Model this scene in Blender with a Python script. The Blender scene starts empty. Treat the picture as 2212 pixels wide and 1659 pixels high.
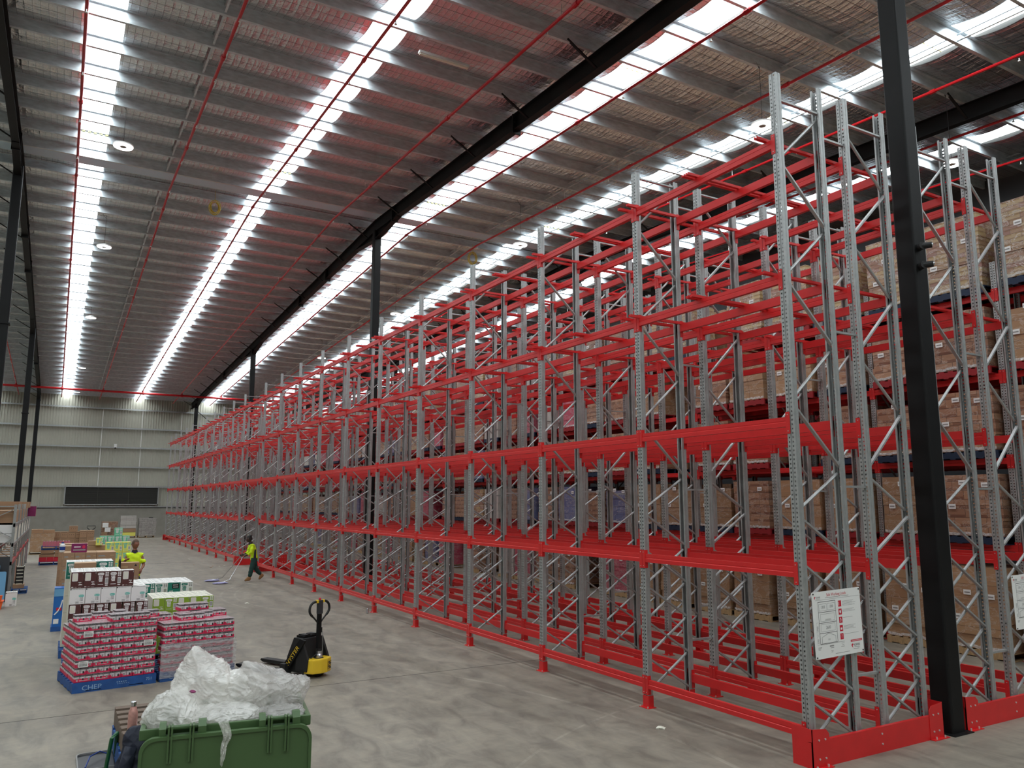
import bpy, bmesh, math, random
from mathutils import Vector, Matrix, noise
PI = math.pi
rnd = random.Random(7)
sc = bpy.context.scene
COL = sc.collection

# ------------------------------------------------------------------ camera
YAW, PITCH, ROLL, CAMH, FPX = 0.5247, 0.1504, -0.0006, 2.787, 1684.7
def cam_matrix():
    cy, sy, cp, sp = math.cos(YAW), math.sin(YAW), math.cos(PITCH), math.sin(PITCH)
    f = Vector((sy*cp, cy*cp, sp)); r = Vector((cy, -sy, 0)); u = r.cross(f)
    m = Matrix((r, u, -f)).transposed().to_4x4()
    return Matrix.Translation((0, 0, CAMH)) @ m
cd = bpy.data.cameras.new('camera'); cam = bpy.data.objects.new('camera', cd); COL.objects.link(cam)
cd.sensor_fit = 'HORIZONTAL'; cd.sensor_width = 36; cd.lens = FPX / 2212 * 36
cd.clip_start = 0.05; cd.clip_end = 300
cam.matrix_world = cam_matrix()
sc.camera = cam
# ------------------------------------------------------------------ world, exposure
w = bpy.data.worlds.new('daylight'); sc.world = w; w.use_nodes = True
w.node_tree.nodes['Background'].inputs[0].default_value = (0.85, 0.92, 1, 1)
w.node_tree.nodes['Background'].inputs[1].default_value = 1.0
SKY = 12.5           # brightness of the daylit translucent roof sheets
sc.view_settings.view_transform = 'Standard'; sc.view_settings.look = 'None'
sc.view_settings.exposure = 0.0; sc.view_settings.gamma = 1; sc.view_settings.use_curve_mapping = False
cy = sc.cycles
cy.max_bounces = 7; cy.diffuse_bounces = 4; cy.glossy_bounces = 3; cy.transmission_bounces = 4; cy.transparent_max_bounces = 10
cy.caustics_reflective = False; cy.caustics_refractive = False; cy.sample_clamp_indirect = 4.0
cy.use_denoising = True
try: cy.use_light_tree = True
except Exception: pass

# ------------------------------------------------------------------ materials
M = {}
def mat(name, col=(.5, .5, .5), rough=.5, metal=0.0, **kw):
    m = bpy.data.materials.new(name); m.use_nodes = True
    b = m.node_tree.nodes['Principled BSDF']
    b.inputs['Base Color'].default_value = (*col, 1); b.inputs['Roughness'].default_value = rough
    b.inputs['Metallic'].default_value = metal
    for k, v in kw.items():
        b.inputs[k.replace('_', ' ')].default_value = v
    M[name] = m
    return m, m.node_tree, b
def srgb(r, g, b):
    f = lambda c: (c/255/12.92) if c/255 <= .04045 else ((c/255+.055)/1.055)**2.4
    return (f(r), f(g), f(b))
def N(t, kind, **kw):
    n = t.nodes.new(kind)
    for k, v in kw.items():
        if hasattr(n, k): setattr(n, k, v)
        else: n.inputs[k.replace('_', ' ')].default_value = v
    return n
def L(t, a, b): t.links.new(a, b)
def coords(t, kind='Object', scale=(1, 1, 1)):
    tc = N(t, 'ShaderNodeTexCoord'); mp = N(t, 'ShaderNodeMapping'); mp.inputs['Scale'].default_value = scale
    L(t, tc.outputs[kind], mp.inputs['Vector']); return mp.outputs[0]
def geo_pos(t, scale=(1, 1, 1)):
    g = N(t, 'ShaderNodeNewGeometry'); mp = N(t, 'ShaderNodeMapping'); mp.inputs['Scale'].default_value = scale
    L(t, g.outputs['Position'], mp.inputs['Vector']); return mp.outputs[0]
def ramp(t, fac, stops):
    r = N(t, 'ShaderNodeValToRGB'); e = r.color_ramp.elements
    while len(e) < len(stops): e.new(.5)
    for i, (p, c) in enumerate(stops):
        e[i].position = p; e[i].color = (*c, 1) if len(c) == 3 else c
    L(t, fac, r.inputs[0]); return r.outputs[0]
def noise_var(name, scale=6, amt=.12, vec=None, sc3=(1, 1, 1), detail=4):
    """multiply a material's base colour with noise of its own"""
    m = M[name]; t = m.node_tree; b = t.nodes['Principled BSDF']
    c = tuple(b.inputs['Base Color'].default_value)[:3]
    n = N(t, 'ShaderNodeTexNoise', Scale=scale, Detail=detail)
    L(t, vec or geo_pos(t, sc3), n.inputs['Vector'])
    lo = tuple(x*(1-amt) for x in c); hi = tuple(min(1, x*(1+amt)) for x in c)
    L(t, ramp(t, n.outputs[0], [(.3, lo), (.7, hi)]), b.inputs['Base Color'])
    return n
def bump(t, b, src, strength=.3, dist=.02):
    bp = N(t, 'ShaderNodeBump', Strength=strength, Distance=dist)
    L(t, src, bp.inputs['Height']); L(t, bp.outputs[0], b.inputs['Normal']); return bp

# concrete floor
m, t, b = mat('concrete', rough=.55)
g = geo_pos(t)
n1 = N(t, 'ShaderNodeTexNoise', Scale=.35, Detail=6, Roughness=.6); L(t, g, n1.inputs['Vector'])
n2 = N(t, 'ShaderNodeTexNoise', Scale=3.2, Detail=8, Roughness=.65, Distortion=.6); L(t, geo_pos(t, (1, .45, 1)), n2.inputs['Vector'])
wv = N(t, 'ShaderNodeTexNoise', Scale=1.4, Detail=3, Distortion=1.5); L(t, geo_pos(t, (.35, 1.6, 1)), wv.inputs['Vector'])
c1 = ramp(t, n1.outputs[0], [(.3, srgb(124, 117, 106)), (.7, srgb(145, 138, 126))])
c2 = ramp(t, n2.outputs[0], [(.34, (.66, .66, .67)), (.5, (.98, .98, .98)), (.66, (1.22, 1.21, 1.20))])
mx = N(t, 'ShaderNodeMix', data_type='RGBA', blend_type='MULTIPLY'); mx.inputs['Factor'].default_value = 1
L(t, c1, mx.inputs[6]); L(t, c2, mx.inputs[7])
c3 = ramp(t, wv.outputs[0], [(.42, (1, 1, 1)), (.5, (1.08, 1.07, 1.05)), (.56, (1, 1, 1))])
mx2 = N(t, 'ShaderNodeMix', data_type='RGBA', blend_type='MULTIPLY'); mx2.inputs['Factor'].default_value = .9
L(t, mx.outputs[2], mx2.inputs[6]); L(t, c3, mx2.inputs[7])
# curved tyre scuffs: thin rings around a turning point
def ringmask(cx, cyy, r, wdt):
    sep = N(t, 'ShaderNodeSeparateXYZ'); L(t, g, sep.inputs[0])
    vm = N(t, 'ShaderNodeVectorMath', operation='DISTANCE'); cmb = N(t, 'ShaderNodeCombineXYZ')
    L(t, sep.outputs[0], cmb.inputs[0]); L(t, sep.outputs[1], cmb.inputs[1]); L(t, cmb.outputs[0], vm.inputs[0])
    vm.inputs[1].default_value = (cx, cyy, 0)
    s = N(t, 'ShaderNodeMath', operation='SUBTRACT'); L(t, vm.outputs['Value'], s.inputs[0]); s.inputs[1].default_value = r
    a = N(t, 'ShaderNodeMath', operation='ABSOLUTE'); L(t, s.outputs[0], a.inputs[0])
    k = N(t, 'ShaderNodeMath', operation='LESS_THAN'); L(t, a.outputs[0], k.inputs[0]); k.inputs[1].default_value = wdt
    n = N(t, 'ShaderNodeMath', operation='MULTIPLY'); L(t, k.outputs[0], n.inputs[0]); L(t, ramp(t, n2.outputs[0], [(.38, (.0, .0, .0)), (.7, (.24, .24, .24))]), n.inputs[1])
    return n.outputs[0]
acc = None
for (cx, cyy, r, wd) in ((12, 24, 7.6, .035), (12, 24, 7.2, .03), (-3, 8, 9.6, .03), (14, 30, 9.6, .03), (9, 2, 7.2, .02)):
    q = ringmask(cx, cyy, r, wd)
    if acc is None: acc = q
    else:
        ad = N(t, 'ShaderNodeMath', operation='MAXIMUM'); L(t, acc, ad.inputs[0]); L(t, q, ad.inputs[1]); acc = ad.outputs[0]
mx3 = N(t, 'ShaderNodeMix', data_type='RGBA', blend_type='MIX'); L(t, acc, mx3.inputs['Factor'])
L(t, mx2.outputs[2], mx3.inputs[6]); mx3.inputs[7].default_value = (*srgb(205, 198, 185), 1)
L(t, mx3.outputs[2], b.inputs['Base Color'])
L(t, ramp(t, n2.outputs[0], [(.3, (.5, .5, .5)), (.7, (.66, .66, .66))]), b.inputs['Roughness'])
bump(t, b, n2.outputs[0], .08, .01)
mat('joint', (.05, .045, .04), .8)

# steels and paints
mat('galv', srgb(168, 170, 170), .38, .7); noise_var('galv', 30, .10)
mat('galv_rack', srgb(176, 178, 178), .42, .55); noise_var('galv_rack', 14, .08)
mat('galv_purlin', srgb(206, 216, 222), .4, .4)
_n = noise_var('galv_purlin', 5, .16, sc3=(1, 3, 3))
mat('red', srgb(214, 38, 40), .36); noise_var('red', 5, .05)
mat('red_dark', srgb(170, 20, 26), .4)
mat('pipe_red', srgb(190, 16, 28), .35)
mat('black', srgb(18, 18, 19), .55, Specular_IOR_Level=.25); noise_var('black', 3, .2)
mat('black_matt', srgb(24, 24, 25), .6)
mat('bolt', srgb(225, 225, 222), .3, .6)
mat('foam', srgb(226, 220, 160), .8); mat('white', srgb(232, 232, 230), .5); mat('grey', srgb(120, 122, 124), .5)
mat('ridge_sky_tint', srgb(206, 230, 255), .5); noise_var('ridge_sky_tint', 60, .12)  # sky light leaking onto the ridge is put into this pale blue
mat('dado', srgb(142, 138, 129), .8); noise_var('dado', 2, .08)
mat('cladding', srgb(172, 170, 157), .5); noise_var('cladding', .6, .06)
# foil insulation held by safety mesh: quilted foil with a wire grid
m, t, b = mat('foil', srgb(212, 214, 216), .24, .9)
g = geo_pos(t)
na = N(t, 'ShaderNodeTexNoise', Scale=2.6, Detail=5, Distortion=.5); L(t, geo_pos(t, (2.2, .9, 1)), na.inputs['Vector'])
nb = N(t, 'ShaderNodeTexNoise', Scale=9, Detail=4, Distortion=1.2); L(t, geo_pos(t, (.5, 2.4, 1)), nb.inputs['Vector'])
sep = N(t, 'ShaderNodeSeparateXYZ'); L(t, g, sep.inputs[0])
def grid_wave(out, period):
    a = N(t, 'ShaderNodeMath', operation='DIVIDE'); L(t, out, a.inputs[0]); a.inputs[1].default_value = period
    f = N(t, 'ShaderNodeMath', operation='FRACT'); L(t, a.outputs[0], f.inputs[0])
    s = N(t, 'ShaderNodeMath', operation='SUBTRACT'); L(t, f.outputs[0], s.inputs[0]); s.inputs[1].default_value = .5
    q = N(t, 'ShaderNodeMath', operation='ABSOLUTE'); L(t, s.outputs[0], q.inputs[0]); return q.outputs[0]
gx, gy = grid_wave(sep.outputs[0], .15), grid_wave(sep.outputs[1], .30)
px = N(t, 'ShaderNodeMath', operation='POWER'); L(t, gx, px.inputs[0]); px.inputs[1].default_value = 3
py = N(t, 'ShaderNodeMath', operation='POWER'); L(t, gy, py.inputs[0]); py.inputs[1].default_value = 3
sm = N(t, 'ShaderNodeMath', operation='ADD'); L(t, px.outputs[0], sm.inputs[0]); L(t, py.outputs[0], sm.inputs[1])
s1 = N(t, 'ShaderNodeMath', operation='MULTIPLY_ADD'); L(t, sm.outputs[0], s1.inputs[0]); s1.inputs[1].default_value = 1.1; L(t, na.outputs[0], s1.inputs[2])
s2 = N(t, 'ShaderNodeMath', operation='MULTIPLY_ADD'); L(t, nb.outputs[0], s2.inputs[0]); s2.inputs[1].default_value = .28; L(t, s1.outputs[0], s2.inputs[2])
bump(t, b, s2.outputs[0], .55, .06)
mxw = N(t, 'ShaderNodeMath', operation='MAXIMUM'); L(t, gx, mxw.inputs[0]); L(t, gy, mxw.inputs[1])
L(t, ramp(t, mxw.outputs[0], [(.476, srgb(222, 224, 226)), (.484, srgb(86, 86, 86))]), b.inputs['Base Color'])
# daylit translucent roof sheet
m = bpy.data.materials.new('skylight'); m.use_nodes = True; M['skylight'] = m; t = m.node_tree
t.nodes.clear(); o = N(t, 'ShaderNodeOutputMaterial'); e = N(t, 'ShaderNodeEmission')
e.inputs[0].default_value = (.90, .975, 1, 1); e.inputs[1].default_value = SKY; L(t, e.outputs[0], o.inputs[0])
m = bpy.data.materials.new('lamp'); m.use_nodes = True; M['lamp'] = m; t = m.node_tree
t.nodes.clear(); o = N(t, 'ShaderNodeOutputMaterial'); e = N(t, 'ShaderNodeEmission')
e.inputs[0].default_value = (1, .98, .95, 1); e.inputs[1].default_value = 9; L(t, e.outputs[0], o.inputs[0])

# goods
def carton_mat(name, col, var=.1):
    mat(name, col, .75)
    t = M[name].node_tree; b = t.nodes['Principled BSDF']
    oi = N(t, 'ShaderNodeObjectInfo'); n = N(t, 'ShaderNodeTexNoise', Scale=3, Detail=3); L(t, coords(t), n.inputs['Vector'])
    ad = N(t, 'ShaderNodeMath', operation='ADD'); L(t, oi.outputs['Random'], ad.inputs[0]); L(t, n.outputs[0], ad.inputs[1])
    L(t, ramp(t, ad.outputs[0], [(.3, tuple(x*(1-var) for x in col)), (1.0, tuple(min(1, x*(1+var)) for x in col))]), b.inputs['Base Color'])
carton_mat('card', srgb(158, 124, 96)); carton_mat('card_light', srgb(182, 150, 118))
carton_mat('box_white', srgb(232, 230, 228), .03); carton_mat('box_cream', srgb(222, 220, 205), .04)
mat('coco_brown', srgb(82, 42, 40), .5); mat('teal', srgb(32, 124, 108), .5); mat('lime', srgb(140, 172, 48), .5)
mat('mint', srgb(110, 200, 160), .5); mat('yellow_box', srgb(236, 230, 110), .5); mat('pill_teal', srgb(90, 190, 176), .5)
mat('ink', srgb(40, 38, 40), .6); mat('ink_grey', srgb(150, 148, 146), .6); mat('pink', srgb(214, 40, 84), .5)
mat('load_pinkc', srgb(206, 110, 130), .35, Coat_Weight=.6); mat('magenta', srgb(130, 30, 90), .5); mat('lid', srgb(30, 28, 32), .4); mat('jar_label', srgb(238, 234, 236), .45)
mat('pallet_blue', srgb(36, 84, 150), .65); noise_var('pallet_blue', 9, .2)
mat('pallet_wood', srgb(178, 148, 108), .8); noise_var('pallet_wood', 9, .2, sc3=(1, 5, 1))
mat('old_wood', srgb(112, 96, 84), .85); mat('pallet_blue_shaded', srgb(18, 38, 64), .6); mat('pallet_red', srgb(150, 26, 34), .6); mat('blue_deep', srgb(30, 62, 140), .5); mat('tape', srgb(190, 160, 120), .3)  # dark blue pallet tone: pallet blue with the racking's shade painted in
mat('paper', srgb(240, 240, 238), .6); mat('sign_red', srgb(204, 30, 56), .5); mat('sky_panel', srgb(110, 165, 205), .45)
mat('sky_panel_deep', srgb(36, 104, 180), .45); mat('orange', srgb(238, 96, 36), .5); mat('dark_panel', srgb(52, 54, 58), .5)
mat('bin_green', srgb(72, 100, 60), .42); noise_var('bin_green', 2, .06)
mat('bin_green_dark', srgb(50, 74, 46), .5)
mat('hyster_yellow', srgb(240, 200, 50), .35); mat('steel_shiny', srgb(200, 200, 205), .18, .95)
mat('hivis', srgb(218, 250, 30), .75, Emission_Strength=0.0); mat('trouser', srgb(30, 62, 58), .85); mat('boot', srgb(150, 108, 66), .7)
mat('skin_dark', srgb(70, 46, 40), .55); mat('skin_tan', srgb(140, 92, 74), .55); mat('eye_dark', srgb(30, 20, 18), .4); mat('collar', srgb(40, 36, 50), .8); mat('hair_dark', srgb(22, 18, 18), .7); mat('hair_brown', srgb(92, 72, 60), .8)
mat('navy_cloth', srgb(32, 37, 54), .7); mat('rose', srgb(214, 160, 150), .35, .2); noise_var('rose', 40, .14); mat('mop', srgb(178, 175, 216), .95)
noise_var('mop', 60, .15); mat('bucket_black', srgb(28, 30, 36), .35); mat('rope_yellow', srgb(214, 186, 70), .7)
mat('handle_green', srgb(20, 92, 52), .35); mat('lime_plastic', srgb(130, 170, 40), .4); mat('louvre', srgb(58, 56, 52), .5)
_t = M['navy_cloth'].node_tree; _b = _t.nodes['Principled BSDF']; _w = []
for _sc, _ax in (((22, 22, 22), 'Z'), ((22, 22, 22), 'X')):
    _q = N(_t, 'ShaderNodeTexWave', Scale=.2, Distortion=2.5, bands_direction=_ax, wave_profile='SIN'); L(_t, coords(_t, 'Object', (22, 22, 22)), _q.inputs['Vector']); _w.append(_q)
_p = N(_t, 'ShaderNodeMath', operation='MINIMUM'); L(_t, _w[0].outputs['Fac'], _p.inputs[0]); L(_t, _w[1].outputs['Fac'], _p.inputs[1])
bump(_t, _b, _p.outputs[0], .4, .02)
# brown carton load behind glossy stretch film (brick-like carton faces)
def load_mat(name, c1, c2, mortar, bw=.36, rh=.24, glint=.5, printc=None):
    m, t, b = mat(name, c1, .4)
    v = coords(t, 'UV')
    br = N(t, 'ShaderNodeTexBrick'); L(t, v, br.inputs['Vector'])
    br.inputs['Color1'].default_value = (*c1, 1); br.inputs['Color2'].default_value = (*c2, 1); br.inputs['Mortar'].default_value = (*mortar, 1)
    br.inputs['Scale'].default_value = 1; br.inputs['Mortar Size'].default_value = .004; br.inputs['Brick Width'].default_value = bw
    br.inputs['Row Height'].default_value = rh; br.inputs['Bias'].default_value = 0
    br.offset = .3; br.squash = 1.35; br.squash_frequency = 2
    col = br.outputs[0]
    if printc:
        br2 = N(t, 'ShaderNodeTexBrick'); mp = N(t, 'ShaderNodeMapping'); mp.inputs['Location'].default_value = (.05, .06, 0); L(t, v, mp.inputs[0]); L(t, mp.outputs[0], br2.inputs['Vector'])
        br2.inputs['Color1'].default_value = (*printc, 1); br2.inputs['Color2'].default_value = (*printc, 1); br2.inputs['Mortar'].default_value = (1, 1, 1, 1)
        br2.offset = .3; br2.squash = 1.35; br2.squash_frequency = 2; br2.inputs['Scale'].default_value = 1; br2.inputs['Mortar Size'].default_value = rh*.36; br2.inputs['Brick Width'].default_value = bw; br2.inputs['Row Height'].default_value = rh
        mm = N(t, 'ShaderNodeMix', data_type='RGBA', blend_type='MULTIPLY'); mm.inputs['Factor'].default_value = .55
        L(t, col, mm.inputs[6]); L(t, br2.outputs[0], mm.inputs[7]); col = mm.outputs[2]
    oi = N(t, 'ShaderNodeObjectInfo')
    nz = N(t, 'ShaderNodeTexNoise', Scale=3, Detail=6, Distortion=1.0, Roughness=.55)
    mp = N(t, 'ShaderNodeMapping'); mp.inputs['Scale'].default_value = (.9, 2.2, 1); L(t, v, mp.inputs[0])
    cb = N(t, 'ShaderNodeCombineXYZ'); ml = N(t, 'ShaderNodeMath', operation='MULTIPLY'); L(t, oi.outputs['Random'], ml.inputs[0]); ml.inputs[1].default_value = 40
    L(t, ml.outputs[0], cb.inputs[0]); va = N(t, 'ShaderNodeVectorMath', operation='ADD'); L(t, mp.outputs[0], va.inputs[0]); L(t, cb.outputs[0], va.inputs[1])
    L(t, va.outputs[0], nz.inputs['Vector'])
    hs = N(t, 'ShaderNodeHueSaturation'); L(t, col, hs.inputs['Color'])
    mr = N(t, 'ShaderNodeMapRange'); L(t, oi.outputs['Random'], mr.inputs[0]); mr.inputs[3].default_value = .8; mr.inputs[4].default_value = 1.15; L(t, mr.outputs[0], hs.inputs['Value'])
    fm = N(t, 'ShaderNodeMix', data_type='RGBA'); L(t, hs.outputs[0], fm.inputs[6]); fm.inputs[7].default_value = (*srgb(205, 198, 190), 1)
    L(t, ramp(t, nz.outputs[0], [(.50, (0, 0, 0)), (.525, (glint, glint, glint)), (.55, (.02, .02, .02)), (.60, (0, 0, 0)), (.63, (glint*.8,)*3), (.66, (0, 0, 0))]), fm.inputs['Factor'])  # pale noise bands paint the film's highlights into the base colour
    L(t, fm.outputs[2], b.inputs['Base Color'])
    b.inputs['Coat Weight'].default_value = .8; b.inputs['Coat Roughness'].default_value = .18
    bp = bump(t, b, nz.outputs[0], .25, .04); L(t, bp.outputs[0], b.inputs['Coat Normal'])
load_mat('load_brown', srgb(172, 132, 104), srgb(146, 106, 84), srgb(84, 60, 48), .30, .17, .4, srgb(150, 104, 98))
load_mat('load_tan', srgb(170, 134, 100), srgb(160, 124, 92), srgb(104, 78, 58), .5, .38, .45)
load_mat('load_film', srgb(188, 164, 120), srgb(150, 104, 96), srgb(120, 90, 80), .28, .09, .8, srgb(200, 176, 96))
load_mat('load_pink', srgb(196, 90, 110), srgb(180, 70, 96), srgb(110, 40, 56), .3, .2, .5)
load_mat('load_white', srgb(200, 196, 190), srgb(186, 180, 176), srgb(130, 124, 120), .4, .3, .4)
load_mat('load_blue', srgb(110, 120, 160), srgb(96, 100, 140), srgb(60, 60, 90), .3, .24, .5)
load_mat('load_grey', srgb(150, 146, 142), srgb(136, 130, 128), srgb(96, 92, 90), .2, .16, .6)
# thin plastic film
def film(name, col, alpha, rough=.25, bs=.6, sc3=(1, 1, 1), dist=2.6):
    m, t, b = mat(name, col, rough, Coat_Weight=.6)
    tr = N(t, 'ShaderNodeBsdfTransparent'); mxs = N(t, 'ShaderNodeMixShader'); o = t.nodes['Material Output']
    nz = N(t, 'ShaderNodeTexNoise', Scale=9, Detail=9, Distortion=dist, Roughness=.65); L(t, coords(t, 'Object', sc3), nz.inputs['Vector'])
    bump(t, b, nz.outputs[0], bs, .05)
    r = ramp(t, nz.outputs[0], [(.35, (alpha*.55,)*3), (.6, (min(1, alpha*1.35),)*3)])
    L(t, r, mxs.inputs[0]); L(t, tr.outputs[0], mxs.inputs[1]); L(t, b.outputs[0], mxs.inputs[2]); L(t, mxs.outputs[0], o.inputs[0])
def bag(name, col, alpha, tint):
    m, t, b = mat(name, col, .22, Coat_Weight=1.0, Coat_Roughness=.06, Specular_IOR_Level=.7)
    tr_ = N(t, 'ShaderNodeBsdfTransparent'); tl = N(t, 'ShaderNodeBsdfTranslucent'); tl.inputs[0].default_value = (*tint, 1)
    m1 = N(t, 'ShaderNodeMixShader'); m2 = N(t, 'ShaderNodeMixShader'); o = t.nodes['Material Output']
    v = coords(t, 'Object'); wr_ = N(t, 'ShaderNodeTexNoise', Scale=7, Detail=3); L(t, v, wr_.inputs['Vector'])
    vm = N(t, 'ShaderNodeVectorMath', operation='MULTIPLY_ADD'); L(t, wr_.outputs['Color'], vm.inputs[0]); vm.inputs[1].default_value = (.22, .22, .22); L(t, v, vm.inputs[2])
    vo = N(t, 'ShaderNodeTexNoise', Scale=5, Detail=2); L(t, v, vo.inputs['Vector'])
    wa = N(t, 'ShaderNodeTexWave', Scale=7, Distortion=9, Detail=3, wave_profile='TRI', bands_direction='DIAGONAL'); wa.inputs['Detail Scale'].default_value = 1.3; L(t, v, wa.inputs['Vector'])
    wb = N(t, 'ShaderNodeTexWave', Scale=13, Distortion=14, Detail=3, wave_profile='SIN', bands_direction='Z'); wb.inputs['Detail Scale'].default_value = 1.1; L(t, v, wb.inputs['Vector'])
    ad = N(t, 'ShaderNodeMath', operation='MULTIPLY'); L(t, wa.outputs['Fac'], ad.inputs[0]); L(t, wb.outputs['Fac'], ad.inputs[1])
    bump(t, b, ad.outputs[0], .5, .012)
    m1.inputs[0].default_value = .35; L(t, b.outputs[0], m1.inputs[1]); L(t, tl.outputs[0], m1.inputs[2])
    r = ramp(t, vo.outputs[0], [(.35, (alpha*.7,)*3), (.62, (min(1, alpha*1.25),)*3)])
    L(t, r, m2.inputs[0]); L(t, tr_.outputs[0], m2.inputs[1]); L(t, m1.outputs[0], m2.inputs[2]); L(t, m2.outputs[0], o.inputs[0])
bag('film_bag', (.98, .97, .94), .70, (1, .98, .94)); bag('film_grey', (.82, .80, .77), .50, (.7, .68, .66))
film('film_clear', srgb(240, 240, 240), .5, .15, .6)

# ------------------------------------------------------------------ mesh helpers
class MB:
    def __init__(s): s.v = []; s.f = []; s.m = []; s.mats = []
    def mi(s, name):
        if name not in s.mats: s.mats.append(name)
        return s.mats.index(name)
    def add(s, vs, fs, m):
        k = len(s.v); i = s.mi(m); s.v += [tuple(v) for v in vs]
        for f in fs: s.f.append(tuple(k+a for a in f)); s.m.append(i)
    def box(s, x0, x1, y0, y1, z0, z1, m, M4=None):
        vs = [Vector((x, y, z)) for z in (z0, z1) for y in (y0, y1) for x in (x0, x1)]
        if M4 is not None: vs = [M4 @ v for v in vs]
        s.add(vs, [(0, 2, 3, 1), (4, 5, 7, 6), (0, 1, 5, 4), (2, 6, 7, 3), (0, 4, 6, 2), (1, 3, 7, 5)], m)
    def bar(s, p, q, wx, wy, m, up=(0, 0, 1)):
        p, q = Vector(p), Vector(q); d = (q-p); ln = d.length
        if ln < 1e-6: return
        z = d.normalized(); x = Vector(up).cross(z)
        if x.length < 1e-3: x = Vector((1, 0, 0)).cross(z)
        x.normalize(); y = z.cross(x)
        T = Matrix((x, y, z)).transposed().to_4x4(); T.translation = p
        s.box(-wx/2, wx/2, -wy/2, wy/2, 0, ln, m, T)
    def tube(s, pts, r, m, n=8, caps=True):
        pts = [Vector(p) for p in pts]; rs = r if isinstance(r, (list, tuple)) else [r]*len(pts)
        vs = []; px_ = None
        for i, p in enumerate(pts):
            d = (pts[min(i+1, len(pts)-1)] - pts[max(i-1, 0)]).normalized()
            if px_ is None:
                a = Vector((0, 0, 1)) if abs(d.z) < .9 else Vector((1, 0, 0))
                x = a.cross(d).normalized()
            else: x = (px_ - d*px_.dot(d)).normalized()
            px_ = x; y = d.cross(x)
            for j in range(n):
                a = 2*PI*j/n; vs.append(p + (x*math.cos(a) + y*math.sin(a))*rs[i])
        fs = []
        for i in range(len(pts)-1):
            for j in range(n):
                fs.append((i*n+j, i*n+(j+1) % n, (i+1)*n+(j+1) % n, (i+1)*n+j))
        if caps: fs.append(tuple(range(n-1, -1, -1))); fs.append(tuple((len(pts)-1)*n+j for j in range(n)))
        s.add(vs, fs, m)
    def lathe(s, prof, m, n=24, c=(0, 0, 0)):
        vs = [(c[0]+r*math.cos(2*PI*j/n), c[1]+r*math.sin(2*PI*j/n), c[2]+z) for r, z in prof for j in range(n)]
        fs = [(i*n+j, i*n+(j+1) % n, (i+1)*n+(j+1) % n, (i+1)*n+j) for i in range(len(prof)-1) for j in range(n)]
        if prof[0][0] > 1e-4: fs.append(tuple(range(n-1, -1, -1)))
        if prof[-1][0] > 1e-4: fs.append(tuple((len(prof)-1)*n+j for j in range(n)))
        s.add(vs, fs, m)
    def prism(s, poly, axis, a, b, m, M4=None, caps=True):
        """2-D polygon extruded along an axis: 'x' -> poly is (y,z), 'y' -> (x,z), 'z' -> (x,y)"""
        mk = {'x': lambda p, t: (t, p[0], p[1]), 'y': lambda p, t: (p[0], t, p[1]), 'z': lambda p, t: (p[0], p[1], t)}[axis]
        n = len(poly); vs = [Vector(mk(p, a)) for p in poly] + [Vector(mk(p, b)) for p in poly]
        if M4 is not None: vs = [M4 @ v for v in vs]
        fs = [(i, (i+1) % n, n+(i+1) % n, n+i) for i in range(n)]
        if caps: fs += [tuple(range(n-1, -1, -1)), tuple(range(n, 2*n))]
        s.add(vs, fs, m)
    def quad(s, a, b_, c, d, m): s.add([a, b_, c, d], [(0, 1, 2, 3)], m)
    def mesh(s, name, smooth=False, uv=False, bevel=0):
        me = bpy.data.meshes.new(name); me.from_pydata(s.v, [], s.f)
        for n in s.mats: me.materials.append(M[n])
        me.polygons.foreach_set('material_index', s.m)
        if smooth: me.polygons.foreach_set('use_smooth', [True]*len(s.f))
        if uv:
            u = me.uv_layers.new(name='UVMap')
            for p in me.polygons:
                nn = p.normal
                for li in p.loop_indices:
                    v = me.vertices[me.loops[li].vertex_index].co
                    if abs(nn.z) > .7: c = (v.x, v.y)
                    elif abs(nn.x) > abs(nn.y): c = (v.y, v.z)
                    else: c = (v.x, v.z)
                    u.data[li].uv = c
        me.update()
        if bevel:
            bm = bmesh.new(); bm.from_mesh(me)
            bmesh.ops.bevel(bm, geom=[e for e in bm.edges], offset=bevel, segments=2, affect='EDGES', profile=.7)
            bm.to_mesh(me); bm.free()
        return me
def link(name, data, parent=None, loc=None, rotz=None):
    o = bpy.data.objects.new(name, data); COL.objects.link(o)
    if parent is not None: o.parent = parent
    if loc is not None: o.location = loc
    if rotz is not None: o.rotation_euler = (0, 0, rotz)
    return o
def obj(name, mb, parent=None, loc=None, rotz=None, **kw): return link(name, mb.mesh(name, **kw), parent, loc, rotz)
def tag(o, label, cat, group=None, kind=None):
    o['label'] = label; o['category'] = cat
    if group: o['group'] = group
    if kind: o['kind'] = kind
    return o
def thing(name, label, cat, loc=(0, 0, 0), rotz=0, group=None, kind=None):
    o = bpy.data.objects.new(name, None); COL.objects.link(o); o.location = loc; o.rotation_euler = (0, 0, rotz)
    o.empty_display_size = .1
    return tag(o, label, cat, group, kind)
ORD = ['first', 'second', 'third', 'fourth', 'fifth', 'sixth', 'seventh', 'eighth', 'ninth', 'tenth', 'eleventh', 'twelfth', 'thirteenth', 'fourteenth', 'fifteenth', 'sixteenth', 'seventeenth', 'eighteenth', 'nineteenth', 'twentieth'] 
def ordn(i):
    if i < 20: return ORD[i]
    t_, u = divmod(i+1, 10)
    if u == 0: return {2: 'twentieth', 3: 'thirtieth', 4: 'fortieth', 5: 'fiftieth', 6: 'sixtieth'}[t_]
    return {2: 'twenty', 3: 'thirty', 4: 'forty', 5: 'fifty'}[t_] + '-' + ORD[u-1]
_txt = {}
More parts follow.
